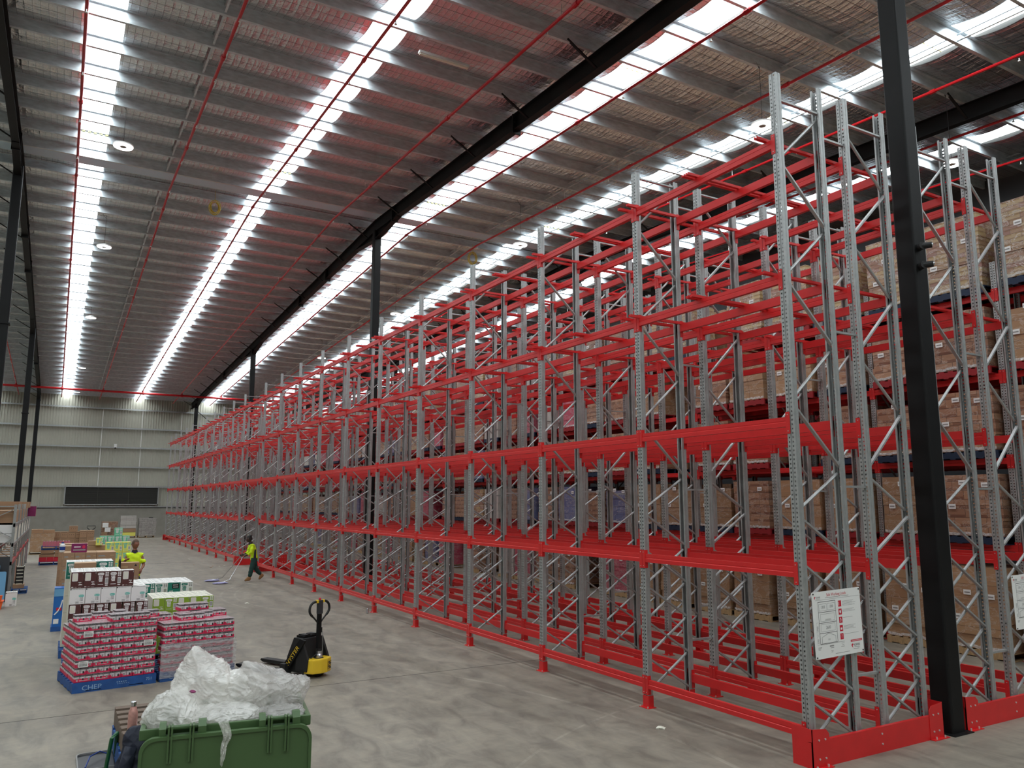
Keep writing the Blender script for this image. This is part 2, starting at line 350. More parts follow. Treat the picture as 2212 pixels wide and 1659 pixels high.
def text_geo(s):
    """triangles of a line of built-in lettering, 1 unit high, centred"""
    if s in _txt: return _txt[s]
    cu = bpy.data.curves.new('lettering', 'FONT'); cu.body = s; cu.size = 1; cu.align_x = 'CENTER'; cu.align_y = 'CENTER'; cu.resolution_u = 2
    o = bpy.data.objects.new('lettering', cu); COL.objects.link(o)
    me = o.to_mesh()
    r = ([tuple(v.co) for v in me.vertices], [tuple(p.vertices) for p in me.polygons])
    o.to_mesh_clear(); bpy.data.objects.remove(o); bpy.data.curves.remove(cu)
    _txt[s] = r; return r
def put_text(mb, s, T, size, m, sx=1.0):
    vs, fs = text_geo(s)
    mb.add([T @ Vector((v[0]*size*sx, v[1]*size, 0)) for v in vs], fs, m)
def rrect(w_, h, r, n=4):
    pts = []
    for cx, cy_, a0 in ((w_/2-r, h/2-r, 0), (-w_/2+r, h/2-r, 90), (-w_/2+r, -h/2+r, 180), (w_/2-r, -h/2+r, 270)):
        for i in range(n+1):
            a = math.radians(a0 + 90*i/n); pts.append((cx+r*math.cos(a), cy_+r*math.sin(a)))
    return pts
def flat(mb, poly, T, m, z=0):
    mb.add([T @ Vector((x, y, z)) for x, y in poly], [tuple(range(len(poly)))], m)
def rect(x0, x1, y0, y1): return [(x0, y0), (x1, y0), (x1, y1), (x0, y1)]
def front(y, z0=0, x0=0):   # plane facing -Y: local (u,v,n) -> (x, y-n, z)
    return Matrix(((1, 0, 0, x0), (0, 0, -1, y), (0, 1, 0, z0), (0, 0, 0, 1)))

# ------------------------------------------------------------------ setting
X0, X1, Y0, Y1 = -14.0, 25.0, -12.0, 73.1
def zpur(y): return 13.32 - abs(y-27.0)*.0437      # underside of the purlins
def struct(name, mb, label, cat, group=None, **kw):
    o = obj(name, mb, **kw); tag(o, label, cat, group, 'structure'); return o
mb = MB(); mb.box(X0, X1, Y0, Y1, -.2, 0, 'concrete')
struct('floor', mb, 'grey polished concrete warehouse floor with faint tyre scuffs', 'floor')
mb = MB(); mb.box(X0, X1, 12.33, 12.342, -.01, .0015, 'joint')
struct('trim_1', mb, 'thin dark sealed joint running across the concrete floor', 'floor joint')
mb = MB(); mb.box(X0, X1, 40.0, 40.012, -.01, .0015, 'joint')
struct('trim_2', mb, 'thin dark floor joint under the far half of the racking', 'floor joint')
# walls
mb = MB(); mb.box(X0, X1, Y1, Y1+.2, 0, 2.3, 'dado')
struct('wall_back_lower', mb, 'smooth grey concrete lower wall at the far end', 'wall')
def clad(x0, x1, z0, z1, y, sgn=-1, p=.2):
    mb = MB(); pts = []; x = x0
    while x < x1:
        pts += [(x, y), (x+p*.5, y), (x+p*.62, y+sgn*.035), (x+p*.88, y+sgn*.035)]; x += p
    pts.append((x1, y)); vs = []; n = len(pts)
    for a, b_ in pts: vs += [(a, b_, z0), (a, b_, z1)]
    mb.add(vs, [(2*i, 2*i+2, 2*i+3, 2*i+1) for i in range(n-1)], 'cladding'); return mb
mb = clad(X0, X1, 2.42, 12.0, Y1+.1)
struct('wall_back', mb, 'pale ribbed metal cladding of the far end wall', 'wall')
mb = MB(); mb.box(X0, X1, Y1-.02, Y1+.2, 2.3, 2.36, 'black_matt'); mb.box(X0, X1, Y1-.06, Y1+.2, 2.36, 2.46, 'galv')
struct('trim_3', mb, 'dark steel ledge on top of the concrete lower wall', 'ledge')
for i, z in enumerate((4.08, 5.71, 7.33, 8.95, 10.55)):
    mb = MB(); mb.box(X0, X1, Y1-.16, Y1-.02, z-.035, z+.035, 'galv'); mb.box(X0, X1, Y1-.18, Y1-.16, z-.08, z+.03, 'galv')
    o = struct('wall_girt', mb, 'horizontal galvanised girt on the far wall, %s above the ledge' % ordn(i), 'wall girt', 'girts on the far wall')
for i, x in enumerate((-4.5, 2.9, 5.9, 9.0, 12, 15)):
    mb = MB(); mb.box(x-.02, x+.02, Y1-.10, Y1-.06, 4.1 if 2 < x < 8 else 2.46, 10.5, 'white')
    struct('wall_strap', mb, 'thin upright strap between the far wall girts, %s from the left' % ordn(i), 'wall strap', 'straps on the far wall')
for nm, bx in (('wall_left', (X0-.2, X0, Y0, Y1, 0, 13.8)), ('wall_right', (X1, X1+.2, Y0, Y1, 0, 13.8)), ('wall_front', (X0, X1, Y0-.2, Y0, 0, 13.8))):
    mb = MB(); mb.box(*bx, 'dark_panel' if nm == 'wall_right' else 'cladding'); struct(nm, mb, {'wall_left': 'pale cladding wall beyond the left racking', 'wall_right': 'right wall, coloured dark to stand for shade beyond the full racking', 'wall_front': 'pale cladding wall behind the viewpoint'}[nm], 'wall')  # right wall coloured dark so gaps between the loads read as shade
# louvre window in the far wall
mb = MB(); mb.box(.6, 7.5, Y1-.1, Y1+.02, 2.62, 4.02, 'black_matt')
o = struct('window_1', mb, 'long dark louvred vent low in the far wall', 'louvre')
mb = MB()
for i in range(17):
    z = 2.68 + i*.08
    mb.add([(.66, Y1-.16, z), (7.44, Y1-.16, z), (7.44, Y1-.1, z+.06), (.66, Y1-.1, z+.06)], [(0, 1, 2, 3)], 'louvre')
obj('louvre_blades', mb, o)
mb = MB()
for a in ((.56, 7.54, 2.57, 2.63), (.56, 7.54, 4.0, 4.06), (.56, .64, 2.57, 4.06), (7.46, 7.54, 2.57, 4.06)):
    mb.box(a[0], a[1], Y1-.2, Y1-.1, a[2], a[3], 'galv')
for x in (2.95, 5.25): mb.box(x-.02, x+.02, Y1-.17, Y1-.15, 2.63, 4.0, 'louvre')
obj('louvre_frame', mb, o)
# roof: foil ceiling sheets between skylight strips
SKYL = [(-11.1, -10.3), (-5.65, -4.85), (-.22, .54), (5.12, 5.9), (10.68, 11.55), (15.65, 16.5), (21.3, 22.1)]
PURL = [24.68 - 1.465*i for i in range(25)][::-1] + [26.15, 27.85] + [27.85 + 1.465*i for i in range(1, 31)]
def roof_strip(mb, x0, x1, m, dz=0.0):
    h = .27 + dz
    if m == 'skylight':
        for ya, yb in ((Y0, 26.6), (27.4, Y1)):
            mb.add([(x0, ya, zpur(ya)+h), (x1, ya, zpur(ya)+h), (x1, yb, zpur(yb)+h), (x0, yb, zpur(yb)+h)], [(0, 3, 2, 1)], m)
        return
    ed = [Y0] + [y for y in PURL if Y0 < y < Y1] + [Y1]      # foil sags between the purlins
    for ya, yb in zip(ed[:-1], ed[1:]):
        if ya < 27 < yb: ya, yb = None, None; continue
        n = 8; vs = []
        for i in range(n+1):
            q = i/n; y = ya+(yb-ya)*q; z = zpur(y)+h-.115*(1-(2*q-1)**2)
            vs += [(x0, y, z), (x1, y, z)]
        mb.add(vs, [(2*i, 2*i+2, 2*i+3, 2*i+1) for i in range(n)], m)
    for ya, yb in ((26.15, 26.6), (27.4, 27.85)): mb.add([(x0, ya, zpur(ya)+h), (x1, ya, zpur(ya)+h), (x1, yb, zpur(yb)+h), (x0, yb, zpur(yb)+h)], [(0, 3, 2, 1)], m)
mb = MB(); xs = [X0]
for a, b_ in SKYL: xs += [a, b_]
xs.append(X1)
for i in range(0, len(xs), 2): roof_strip(mb, xs[i], xs[i+1], 'foil')
mb.add([(X0, 26.6, 13.60), (X1, 26.6, 13.60), (X1, 27.4, 13.60), (X0, 27.4, 13.60)], [(0, 3, 2, 1)], 'ridge_sky_tint')
struct('ceiling', mb, 'silver foil insulated roof underside held by wire mesh', 'ceiling')
mb = MB()
for ya, yb, s_ in ((Y0, 27, -1), (27, Y1, 1)):
    a, b_ = zpur(ya)+.42, zpur(yb)+.42
    mb.add([(X0, ya, a), (X1, ya, a), (X1, yb, b_), (X0, yb, b_)], [(0, 1, 2, 3)], 'white')
struct('ceiling_sheeting', mb, 'white metal roof sheeting above the foil insulation', 'roof')
sk_names = ['far left outer', 'outer left', 'left', 'second from the left, crossed by a red pipe', 'beside the black rafter', 'right of the black rafter', 'beyond the near steel column', 'far right', 'outer right']
for i, (a, b_) in enumerate(SKYL):
    mb = MB(); roof_strip(mb, a, b_, 'skylight', .012)
    o = struct('window_%d' % (i+2), mb, 'translucent daylit roof strip, ' + sk_names[i], 'skylight', 'roof skylight strips')
    mb = MB()
    for y in (9.2, 24.68+.0, 13.5, 33.8):       # yellow foam closers at sheet laps
        z = zpur(y)+.2
        for k in range(5): mb.tube([(a+.08+k*.15, y-.03, z+.03), (a+.16+k*.15, y-.03, z+.03)], .02, 'foam', 6)
    if 0 <= i < 7: obj('foam_closer', mb, o)
# ridge: capping channel tinted blue for sky light, with slotted edge
mb = MB(); mb.box(X0, X1, 26.66, 27.34, 13.50, 13.52, 'ridge_sky_tint')
o = struct('trim_4', mb, 'ridge channel crossing the roof, tinted pale blue for sky light', 'ridge beam')
mb = MB(); mb.box(X0, X1, 26.42, 26.60, 13.50, 13.51, 'black_matt')
x = X0+.1
while x < X1-.3: mb.box(x, x+.17, 26.46, 26.55, 13.485, 13.50, 'galv'); x += .27
obj('slotted_flashing', mb, o)
# purlins
pm = MB()
pm.box(X0, X1, -.001, .001, 0, .25, 'galv_purlin'); pm.box(X0, X1, 0, .075, 0, .002, 'galv_purlin'); pm.box(X0, X1, -.075, 0, .248, .25, 'galv_purlin')
pm.box(X0, X1, .073, .075, 0, .02, 'galv_purlin')
pme = pm.mesh('purlin')
for i, y in enumerate(PURL):
    o = link('roof_purlin', pme, None, (0, y, zpur(y)))
    side = 'before the ridge' if y < 27 else 'past the ridge'
    k = [q for q in PURL if q < 27][::-1].index(y) if y < 27 else [q for q in PURL if q > 27].index(y)
    tag(o, 'galvanised steel roof purlin, %s one %s' % (ordn(k), side), 'purlin', 'galvanised roof purlins', 'structure')
# bridging channels between purlins
BRX = (2.25, 7.9+5.9, 13.2, 25.0)
for bx in (-4.0, 2.3, 13.9, 16.0, 23.5):
    mb = MB()
    for a, b_ in zip(PURL[:-1], PURL[1:]):
        if a < 0 or (a < 27 < b_) : continue
        za, zb = zpur(a)+.12, zpur(b_)+.12
        mb.bar((bx, a, za+.07), (bx, b_, zb+.07), .045, .02, 'galv_purlin'); mb.bar((bx, a, za-.07), (bx, b_, zb-.07), .045, .02, 'galv_purlin')
    o = obj('purlin_bridging', mb); tag(o, 'line of bridging channels between purlins %s' % {-4.0: 'left of the first skylight', 2.3: 'between the two left skylights', 13.9: 'right of the black rafter', 16.0: 'beside the near column top', 23.5: 'far right'}[bx], 'bridging', 'purlin bridging', 'structure')

# ------------------------------------------------------------------ steel frame
COLX = [-1.73, 9.74, 18.9]; COLY = [6.08, 27.0, 48.2, 70.2]
def column(x, y, label, z1):
    r = thing('steel_column', label, 'column', (x, y, 0), 0, 'black steel columns', 'structure')
    mb = MB(); mb.prism(rrect(.27, .27, .03, 3), 'z', .012, z1, 'black'); obj('shaft', mb, r)
    mb = MB(); mb.box(-.2, .2, -.2, .2, 0, .012, 'black'); obj('base_plate', mb, r)
    mb = MB(); mb.box(-.17, .17, -.17, .17, z1*.62-.02, z1*.62+.02, 'black')
    for sx in (-.12, .12):
        for sy in (-.12, .12): mb.tube([(sx, sy, z1*.62-.04), (sx, sy, z1*.62+.04)], .012, 'black', 6)
    obj('splice_plate', mb, r) if y > 20 else None
    return r
cx_n = ['left-hand', 'racking', 'full-rack']
for i, x in enumerate(COLX):
    for j, y in enumerate(COLY):
        nm = {(0, 0): 'black column just outside the left of the view', (1, 0): 'tall black square column beside the near red rack guards', (2, 0): 'black column hidden behind the full racking'}.get((i, j))
        if nm is None: nm = 'black steel column, %s one away along the %s line' % (ordn(j), ['left', 'empty racking', 'full racking'][i])
        column(x, y, nm, zpur(y)-.42)
def rafter(x, label, ends=True):
    r = thing('roof_rafter', label, 'rafter', (x, 0, 0), 0, 'black steel rafters', 'structure')
    D = .44
    mb = MB()
    for ya, yb in ((Y0, 27.0), (27.0, Y1)):
        for (zo0, zo1, hw) in ((0, -.018, .1), (-.018, -D+.018, .006), (-D+.018, -D, .1)):
            vs = []
            for y in (ya, yb):
                z = zpur(y); vs += [(-hw, y, z+zo1), (hw, y, z+zo1), (hw, y, z+zo0), (-hw, y, z+zo0)]
            mb.add(vs, [(0, 1, 5, 4), (1, 2, 6, 5), (2, 3, 7, 6), (3, 0, 4, 7), (3, 2, 1, 0), (4, 5, 6, 7)], 'black')
    obj('web_and_flanges', mb, r)
    for yc in COLY:      # haunches at the columns
        mb = MB()
        for s_ in (-1, 1):
            L_ = 2.2
            za, zb = zpur(yc)-D, zpur(yc+s_*L_)-D
            mb.add([(-.006, yc, za), (.006, yc, za), (-.006, yc, za-.3), (.006, yc, za-.3), (-.006, yc+s_*L_, zb), (.006, yc+s_*L_, zb)], [(0, 2, 4), (1, 5, 3), (0, 4, 5, 1), (2, 3, 5, 4)], 'black')
            mb.bar((0, yc, za-.3), (0, yc+s_*L_, zb), .2, .016, 'black', up=(1, 0, 0)) if False else mb.add([(-.1, yc, za-.3), (.1, yc, za-.3), (.1, yc+s_*L_, zb-.004), (-.1, yc+s_*L_, zb-.004), (-.1, yc, za-.316), (.1, yc, za-.316), (.1, yc+s_*L_, zb-.02), (-.1, yc+s_*L_, zb-.02)], [(0, 1, 2, 3), (7, 6, 5, 4), (0, 3, 7, 4), (1, 5, 6, 2)], 'black')
        obj('haunch', mb, r)
    for ys in (16.6, 25.2, 33.2, 37.6, 57.5):
        z = zpur(ys); mb = MB(); mb.box(-.12, .12, ys-.025, ys+.025, z-D-.1, z+.0, 'black')
        for k in range(3):
            for sx in (-.07, .07): mb.tube([(sx, ys-.05, z-.08-k*.15), (sx, ys+.05, z-.08-k*.15)], .014, 'black_matt', 6)
        obj('bolted_splice', mb, r)
    for i, y in enumerate(PURL):
        if y < 2: continue
        if i % 2: continue
        s_ = -1
        z = zpur(y)
        mb = MB(); mb.bar((s_*.05, y, z-D+.03), (s_*.85, y, z+.06), .06, .03, 'black'); obj('fly_brace', mb, r)
    mb = MB()
    for y in PURL: mb.box(-.004, .004, y+.01, y+.09, zpur(y), zpur(y)+.2, 'black')
    obj('purlin_cleats', mb, r)
    return r
rafter(COLX[0], 'long black roof rafter over the left side aisle')
rafter(COLX[1], 'long black roof rafter above the empty red racking')
rafter(COLX[2], 'black roof rafter above the full racking on the right')
# bracing rods in far bay
r = thing('wall_brace', 'thin black diagonal brace near the far end wall', 'brace', (0, 0, 0), 0, None, 'structure')
mb = MB(); mb.tube([(9.8, 70.9, 10.6), (18.8, 70.9, 3.0)], .03, 'black', 6); obj('brace_rod', mb, r)
mb = MB(); mb.tube([(9.8, 71.0, 3.0), (18.8, 71.0, 10.6)], .03, 'black', 6); obj('brace_rod', mb, r)

# ------------------------------------------------------------------ sprinkler pipes, lamps
PX = [(-8.6, .9), (-3.1, .7), (-.2, .62), (2.5, .62), (5.22, .62), (8.03, .62), (11.0, .62), (13.95, .62), (17.05, .62), (19.9, .62), (22.8, .62)]
for i, (x, dz) in enumerate(PX):
    r = thing('sprinkler_pipe', 'red sprinkler pipe along the roof, %s from the left' % ordn(i), 'sprinkler pipe', (x, 0, 0), 0, 'red sprinkler pipes')
    mb = MB(); mb.tube([(0, Y0+1, zpur(Y0+1)-.28), (0, 27, zpur(27)-.28), (0, 71.5, zpur(71.5)-.28)], .036, 'pipe_red', 8); obj('pipe', mb, r)
    hb = MB()
    cme = MB(); cme.tube([(0, -.07, 0), (0, .07, 0)], .052, 'pipe_red', 8); cme = cme.mesh('coupling')
    hme = MB(); hme.tube([(0, 0, 0), (0, 0, .30)], .006, 'bolt', 4); hme = hme.mesh('hanger_rod')
    y = 6.9 + (i % 2)*1.6
    while y < 70:
        z = zpur(y)-.28
        if int(y/3.0) % 2: link('coupling', cme, r, (0, y, z))
        hb.tube([(0, y+1, z-.03-.0), (0, y+1, z-.085)], .012, 'bolt', 6); hb.tube([(0, y+1, z-.085), (0, y+1, z-.10)], .03, 'bolt', 6)
        if (y*10) % 4 < 2.2: link('hanger_rod', hme, r, (0, y+.5, z))
        y += 2.9
    o = obj('sprinkler_head', hb, r); o['kind'] = 'stuff'
r = thing('main_sprinkler_pipe', 'thick red sprinkler main crossing near the far wall', 'sprinkler pipe', (0, 66, 0))
mb = MB(); mb.tube([(X0+1, 0, 11.1), (X1-1, 0, 11.1)], .08, 'pipe_red', 10); obj('pipe', mb, r)
for x, _d in PX: mb = MB(); mb.tube([(x, 0, 11.1), (x, 0, 11.30)], .045, 'pipe_red', 8); mb.tube([(x-.1, 0, 11.1), (x+.1, 0, 11.1)], .105, 'pipe_red', 8); obj('riser_joint', mb, r)
mb = MB(); mb.tube([(X0+1, .6, 11.25), (X1-1, .6, 11.25)], .02, 'white', 6)
o = obj('conduit', mb, None, (0, 66, 0)); tag(o, 'thin pale conduit beside the red sprinkler main', 'conduit')
def highbay(x, y, z, label):
    r = thing('high_bay_lamp', label, 'lamp', (x, y, z), 0, 'round high bay lamps on wires')
    mb = MB(); mb.lathe([(.20, .0), (.25, .02), (.25, .05), (.14, .09), (.06, .12), (.0, .12)], 'white', 24); mb.lathe([(.0, -.012), (.07, -.012), (.08, 0)], 'ink_grey', 24); obj('lamp_shade', mb, r)
    mb = MB(); n = 24; vs = []; fs = []
    for j in range(n):
        a = 2*PI*j/n
        for rr in (.09, .235): vs.append((rr*math.cos(a), rr*math.sin(a), -.004))
    fs = [(2*j, 2*((j+1) % n), 2*((j+1) % n)+1, 2*j+1) for j in range(n)]
    mb.add(vs, fs, 'lamp'); obj('light_ring', mb, r)
    mb = MB(); mb.tube([(0, 0, .12), (0, 0, zpur(y)-z+.05)], .006, 'black_matt', 5); mb.tube([(0, 0, zpur(y)-z-.05), (-.12, 0, zpur(y)-z+.1), (-.2, 0, zpur(y)-z+.02), (.02, 0, zpur(y)-z+.06)], .008, 'black_matt', 5)
    obj('hanging_wire', mb, r)
for i, (x, y, z) in enumerate(((.84, 21.8, 12.0), (.84, 31.2, 12.0), (.85, 44.0, 12.0), (.88, 60.5, 11.9), (.8, 70.6, 11.45))):
    highbay(x, y, z, 'glowing round high bay lamp over the left aisle, %s away' % ordn(i))
for i, (x, y, z) in enumerate(((13.2, 11.5, 11.2), (13.3, 22.4, 11.6), (13.3, 34, 11.6), (18.0, 10.04, 10.8), (13.3, 46, 11.4))):
    highbay(x, y, z, 'round high bay lamp above the right aisle, %s' % ['just behind the tallest rack post', 'second away', 'third away', 'beyond the near black column', 'fourth away'][i])
r = thing('batten_light', 'long white unlit tube light fixed below a purlin', 'light fixture', (6.9, 15.0, 12.72))
mb = MB(); mb.box(-.62, .62, -.05, .05, 0, .06, 'white'); obj('housing', mb, r)
mb = MB(); mb.box(-.6, .6, -.035, .035, -.03, 0, 'box_cream'); obj('diffuser', mb, r)
def coil(x, y, z, label, seed):
    q = random.Random(seed); mb = MB()
    for k in range(6):
        R_ = .14+q.random()*.06; a0 = q.random()*6; tl = q.uniform(-.5, .5)
        pts = [(x+R_*math.cos(a)*math.cos(tl), y+R_*math.cos(a)*math.sin(tl)+q.uniform(-.02, .02), z+R_*1.35*math.sin(a)) for a in [a0+2*PI*j/16 for j in range(17)]]
        mb.tube(pts, .012, 'rope_yellow', 5)
    mb.tube([(x, y, z+.2), (x, y, z+.60)], .006, 'rope_yellow', 4)
    o = obj('cable_coil', mb); tag(o, label, 'cable coil')
coil(4.0, 27.4, 12.85, 'yellow cable coil hanging under the ridge between skylights', 1)
coil(14.15, 27.7, 12.75, 'yellow cable coil hanging from the ridge above the racking', 2)
r = thing('motion_sensor', 'small white sensor box on the far wall girt', 'sensor', (3.98, Y1-.25, 7.3))
mb = MB(); mb.box(-.1, .1, -.07, .07, -.02, .28, 'white'); obj('body', mb, r)
mb = MB(); mb.lathe([(.0, -.12), (.06, -.1), (.085, -.02), (.085, 0)], 'black_matt', 12); obj('lens_dome', mb, r)
for z, lb in ((6.14, 'upper black security camera on the near column'), (5.88, 'lower black security camera on the near column')):
    r = thing('security_camera', lb, 'camera', (9.70, 5.945, z), math.radians(-25), 'security cameras on the column')
    mb = MB(); mb.tube([(0, .04, 0), (0, -.10, 0)], .05, 'black_matt', 16); mb.tube([(0, -.06, 0), (.10, -.14, .0)], [.045, .04], 'black_matt', 14); obj('housing', mb, r, None, None, smooth=False)
    mb = MB(); mb.tube([(.10, -.14, 0), (.11, -.148, 0)], [.03, .022], 'steel_shiny', 12); obj('lens', mb, r)

# ------------------------------------------------------------------ pallet racking
PW, PD = .11, .08        # upright face width (along the row) and depth
FD = .84                 # frame depth
LV = [.425, 2.123, 3.816, 5.516, 7.215]
def post_mesh(H, holes=True, H0=0.13):
    """perforated upright; outer face on x=0 looking to -X, row direction y in [-PW, 0]"""
    mb = MB(); mt = 'galv_rack'
    ys = [0, -.006, -.020, -.038, -.046, -.050, -.060, -.064, -.072, -.090, -.104, -PW]
    dx = [.004, 0, 0, 0, 0, .009, .009, 0, 0, 0, 0, .004]
    hole_cols = (2, 8)      # strips that carry the slots
    zs = []; z = H0
    while z < H-.03: zs += [(z, z+.030, False), (z+.030, z+.05, True)]; z += .05
    zs.append((z, H, False))
    if not holes: zs = [(0, H, False)]
    for (a, b_, h) in zs:
        for c in range(len(ys)-1):
            if h and c in hole_cols: continue
            mb.add([(dx[c], ys[c], a), (dx[c+1], ys[c+1], a), (dx[c+1], ys[c+1], b_), (dx[c], ys[c], b_)], [(0, 3, 2, 1)], mt)
    for s_ in (0, 1):       # side flanges with a rib, and returned lips
        y = -PW*s_; g = 1 if s_ else -1
        prof = [(.004, y), (.03, y), (.034, y+g*.006), (.046, y+g*.006), (.05, y), (PD, y), (PD, y+g*.022), (PD-.012, y+g*.022)]
        vs = [(p[0], p[1], zz) for zz in (H0 if holes else 0, H) for p in prof]; n = len(prof)
        mb.add(vs, [(i, i+1, n+i+1, n+i) for i in range(n-1)], mt)
    return mb
def foot_mesh():
    mb = MB(); mb.box(-.045, .10, -.15, .04, 0, .008, 'red'); mb.box(-.004, .004+.0, -PW-.004, .004, .008, .16, 'red')
    mb.box(-.004, .085, -PW-.005, -PW, .008, .16, 'red'); mb.box(-.004, .085, 0, .005, .008, .16, 'red')
    for (x, y) in ((-.03, -.13), (-.03, .02)): mb.tube([(x, y, 0), (x, y, .028)], .009, 'bolt', 6)
    return mb
def brace_meshes(H, flip):
    """lacing of a frame: local x 0..FD, at y=-PW/2; returns (flat bars, tubes)"""
    class _Rec:
        def __init__(s): s.q = []
        def bar(s, *a, **k): s.q.append(('bar', a, k))
        def tube(s, *a, **k): s.q.append(('tube', a, k))
    fl, tb = _Rec(), _Rec(); xa, xb = PD*.75, FD-PD*.75
    if flip: xa, xb = xb, xa
    yf, yt = -PW/2-.018, -PW/2+.018
    up = [(xb, 7.62), (xa, 6.87), (xb, 6.12), (xa, 5.40), (xb, 4.63), (xa, 3.92), (xb, 3.16), (xa, 2.65), (xb, 2.13)]
    up = [(x, z) for x, z in up if z < H]
    for i in range(len(up)-1):
        (x, z), (x2, z2) = up[i], up[i+1]
        zz, zz2 = z-.04, z2+.04
        if i % 2 == 0: tb.tube([(x, yt, zz), (x2, yt, zz2)], .019, 'galv_rack', 8)
        else: fl.bar((x, yf, zz), (x2, yf, zz2), .022, .042, 'galv_rack', up=(0, 1, 0))
    fl.bar((xa, yf, up[0][1]+.04), (xb, yf, up[0][1]+.04), .022, .042, 'galv_rack', up=(0, 1, 0))
    for k in range(4):
        za, zb = 2.10-k*.485, 2.10-(k+1)*.485+.03
        fl.bar((xa if not flip else xb, yf, za), (xb if not flip else xa, yf, zb), .022, .042, 'galv_rack', up=(0, 1, 0))
        tb.tube([(xb if not flip else xa, yt, za), (xa if not flip else xb, yt, zb)], .019, 'galv_rack', 8)
    def one(rec, nm):
        out = []
        for kd, a, k in rec.q: m_ = MB(); getattr(m_, kd)(*a, **k); out.append(m_.mesh(nm))
        al = MB()
        for kd, a, k in rec.q: getattr(al, kd)(*a, **k)
        return al.mesh(nm), out
    return one(fl, 'flat_brace'), one(tb, 'tube_brace')
H_END, H_STD = 8.0, 7.735
FM = {}
for H in (H_END, H_STD, 7.3):
    for flip in (False, True):
        fl, tb = brace_meshes(H, flip)
        FM[(H, flip)] = (fl, tb)
    FM[H] = post_mesh(H).mesh('post')
FOOT = foot_mesh().mesh('base_plate')
def frame(parent, x, y, H, flip, name='upright_frame', fine=False):
    r = link(name, None, parent, (x, y, 0)); r.empty_display_size = .1
    for k in (0, 1):
        for nm, me in (('post', FM[H]), ('base_plate', FOOT)):
            o = link(nm, me, r)
            if k: o.matrix_local = Matrix.Translation((FD, -PW, 0)) @ Matrix.Rotation(PI, 4, 'Z')
    for nm, (al, out) in zip(('flat_brace', 'tube_brace'), FM[(H, flip)]):
        if fine:
            for me in out: link(nm, me, r)
        else: link(nm, al, r)
    return r
def beam_mesh(ln, side):
    """box beam with hooked end connectors; runs along +y from 0 to ln; side=-1 hangs on the -X face"""
    mb = MB(); s_ = side
    poly = [(0, -.055), (.050, -.055), (.050, -.168), (-.004, -.168), (-.004, -.118), (.003, -.112), (.003, -.104), (0, -.100)]
    pts = [((p[0] if s_ < 0 else FD-p[0]), p[1]) for p in poly]
    if s_ > 0: pts = pts[::-1]
    mb.prism(pts, 'y', .0, ln, 'red')
    xo = -.008 if s_ < 0 else FD+.008; xi = .045 if s_ < 0 else FD-.045
    for y, g in ((0, -1), (ln, 1)):
        a, b_ = sorted((xo, xo-s_*-.006 if False else xo+(.006 if s_ < 0 else -.006)))
        ya, yb = sorted((y, y+g*.052)); mb.box(a, b_, ya, yb, -.25, 0, 'red')
        a, b_ = sorted((xo, xi)); ya, yb = sorted((y, y-g*.006)); mb.box(a, b_, ya, yb, -.25, 0, 'red')
        for z in (-.03, -.22):
            a, b_ = sorted((xo, xo+(-.006 if s_ < 0 else .006))); mb.tube([(a, y+g*.026, z), (b_, y+g*.026, z)], .006, 'bolt', 6)
    return mb
_beams = {}
def beam(parent, x, y0, y1, z, side):
    ln = round(y1-y0-PW, 3); k = (ln, side)
    if k not in _beams: _beams[k] = beam_mesh(ln, side).mesh('beam')
    return link('beam', _beams[k], parent, (x, y0, z))
def merge_into(parent, name, objs, kind='stuff'):
    """the far, tiny repeats of one part as one mesh"""
    vs, fs, ms = [], [], []
    for me, loc in objs:
        k = len(vs); vs += [(v.co.x+loc[0], v.co.y+loc[1], v.co.z+loc[2]) for v in me.vertices]
        fs += [tuple(k+i for i in p.vertices) for p in me.polygons]; ms += [p.material_index for p in me.polygons]
    me = bpy.data.meshes.new(name); me.from_pydata(vs, [], fs)
    for m_ in objs[0][0].materials: me.materials.append(m_)
    me.polygons.foreach_set('material_index', ms); o = link(name, me, parent); o['kind'] = kind; return o
YK = [6.17+2.7*k for k in range(11)] + [37.30+2.7*k for k in range(11)]
XR, DX2 = 7.231, 2.744
XF2 = XR+1.255
bar_mes = []
for a, b_ in ((-.17, .845), (-.408, .87), (-.085, .845), (-.408, .87)):
    q_ = MB(); q_.box(a, b_, -.022, .022, -.050, -.044, 'red'); q_.box(a, b_, -.022, -.017, -.05, -.012, 'red'); q_.box(a, b_, .017, .022, -.05, -.012, 'red'); bar_mes.append(q_.mesh('pallet_support_bar'))
rows = [(XR, False, 'first row of empty red and grey pallet racking, facing the wide aisle', True),
        (XF2, True, 'second row of empty racking, joined behind the aisle-side row', True),
        (XR+DX2, False, 'third row of empty racking, just past the near black column', True),
        (XF2+DX2, True, 'fourth row of empty racking, facing the full pallets on the right', True)]
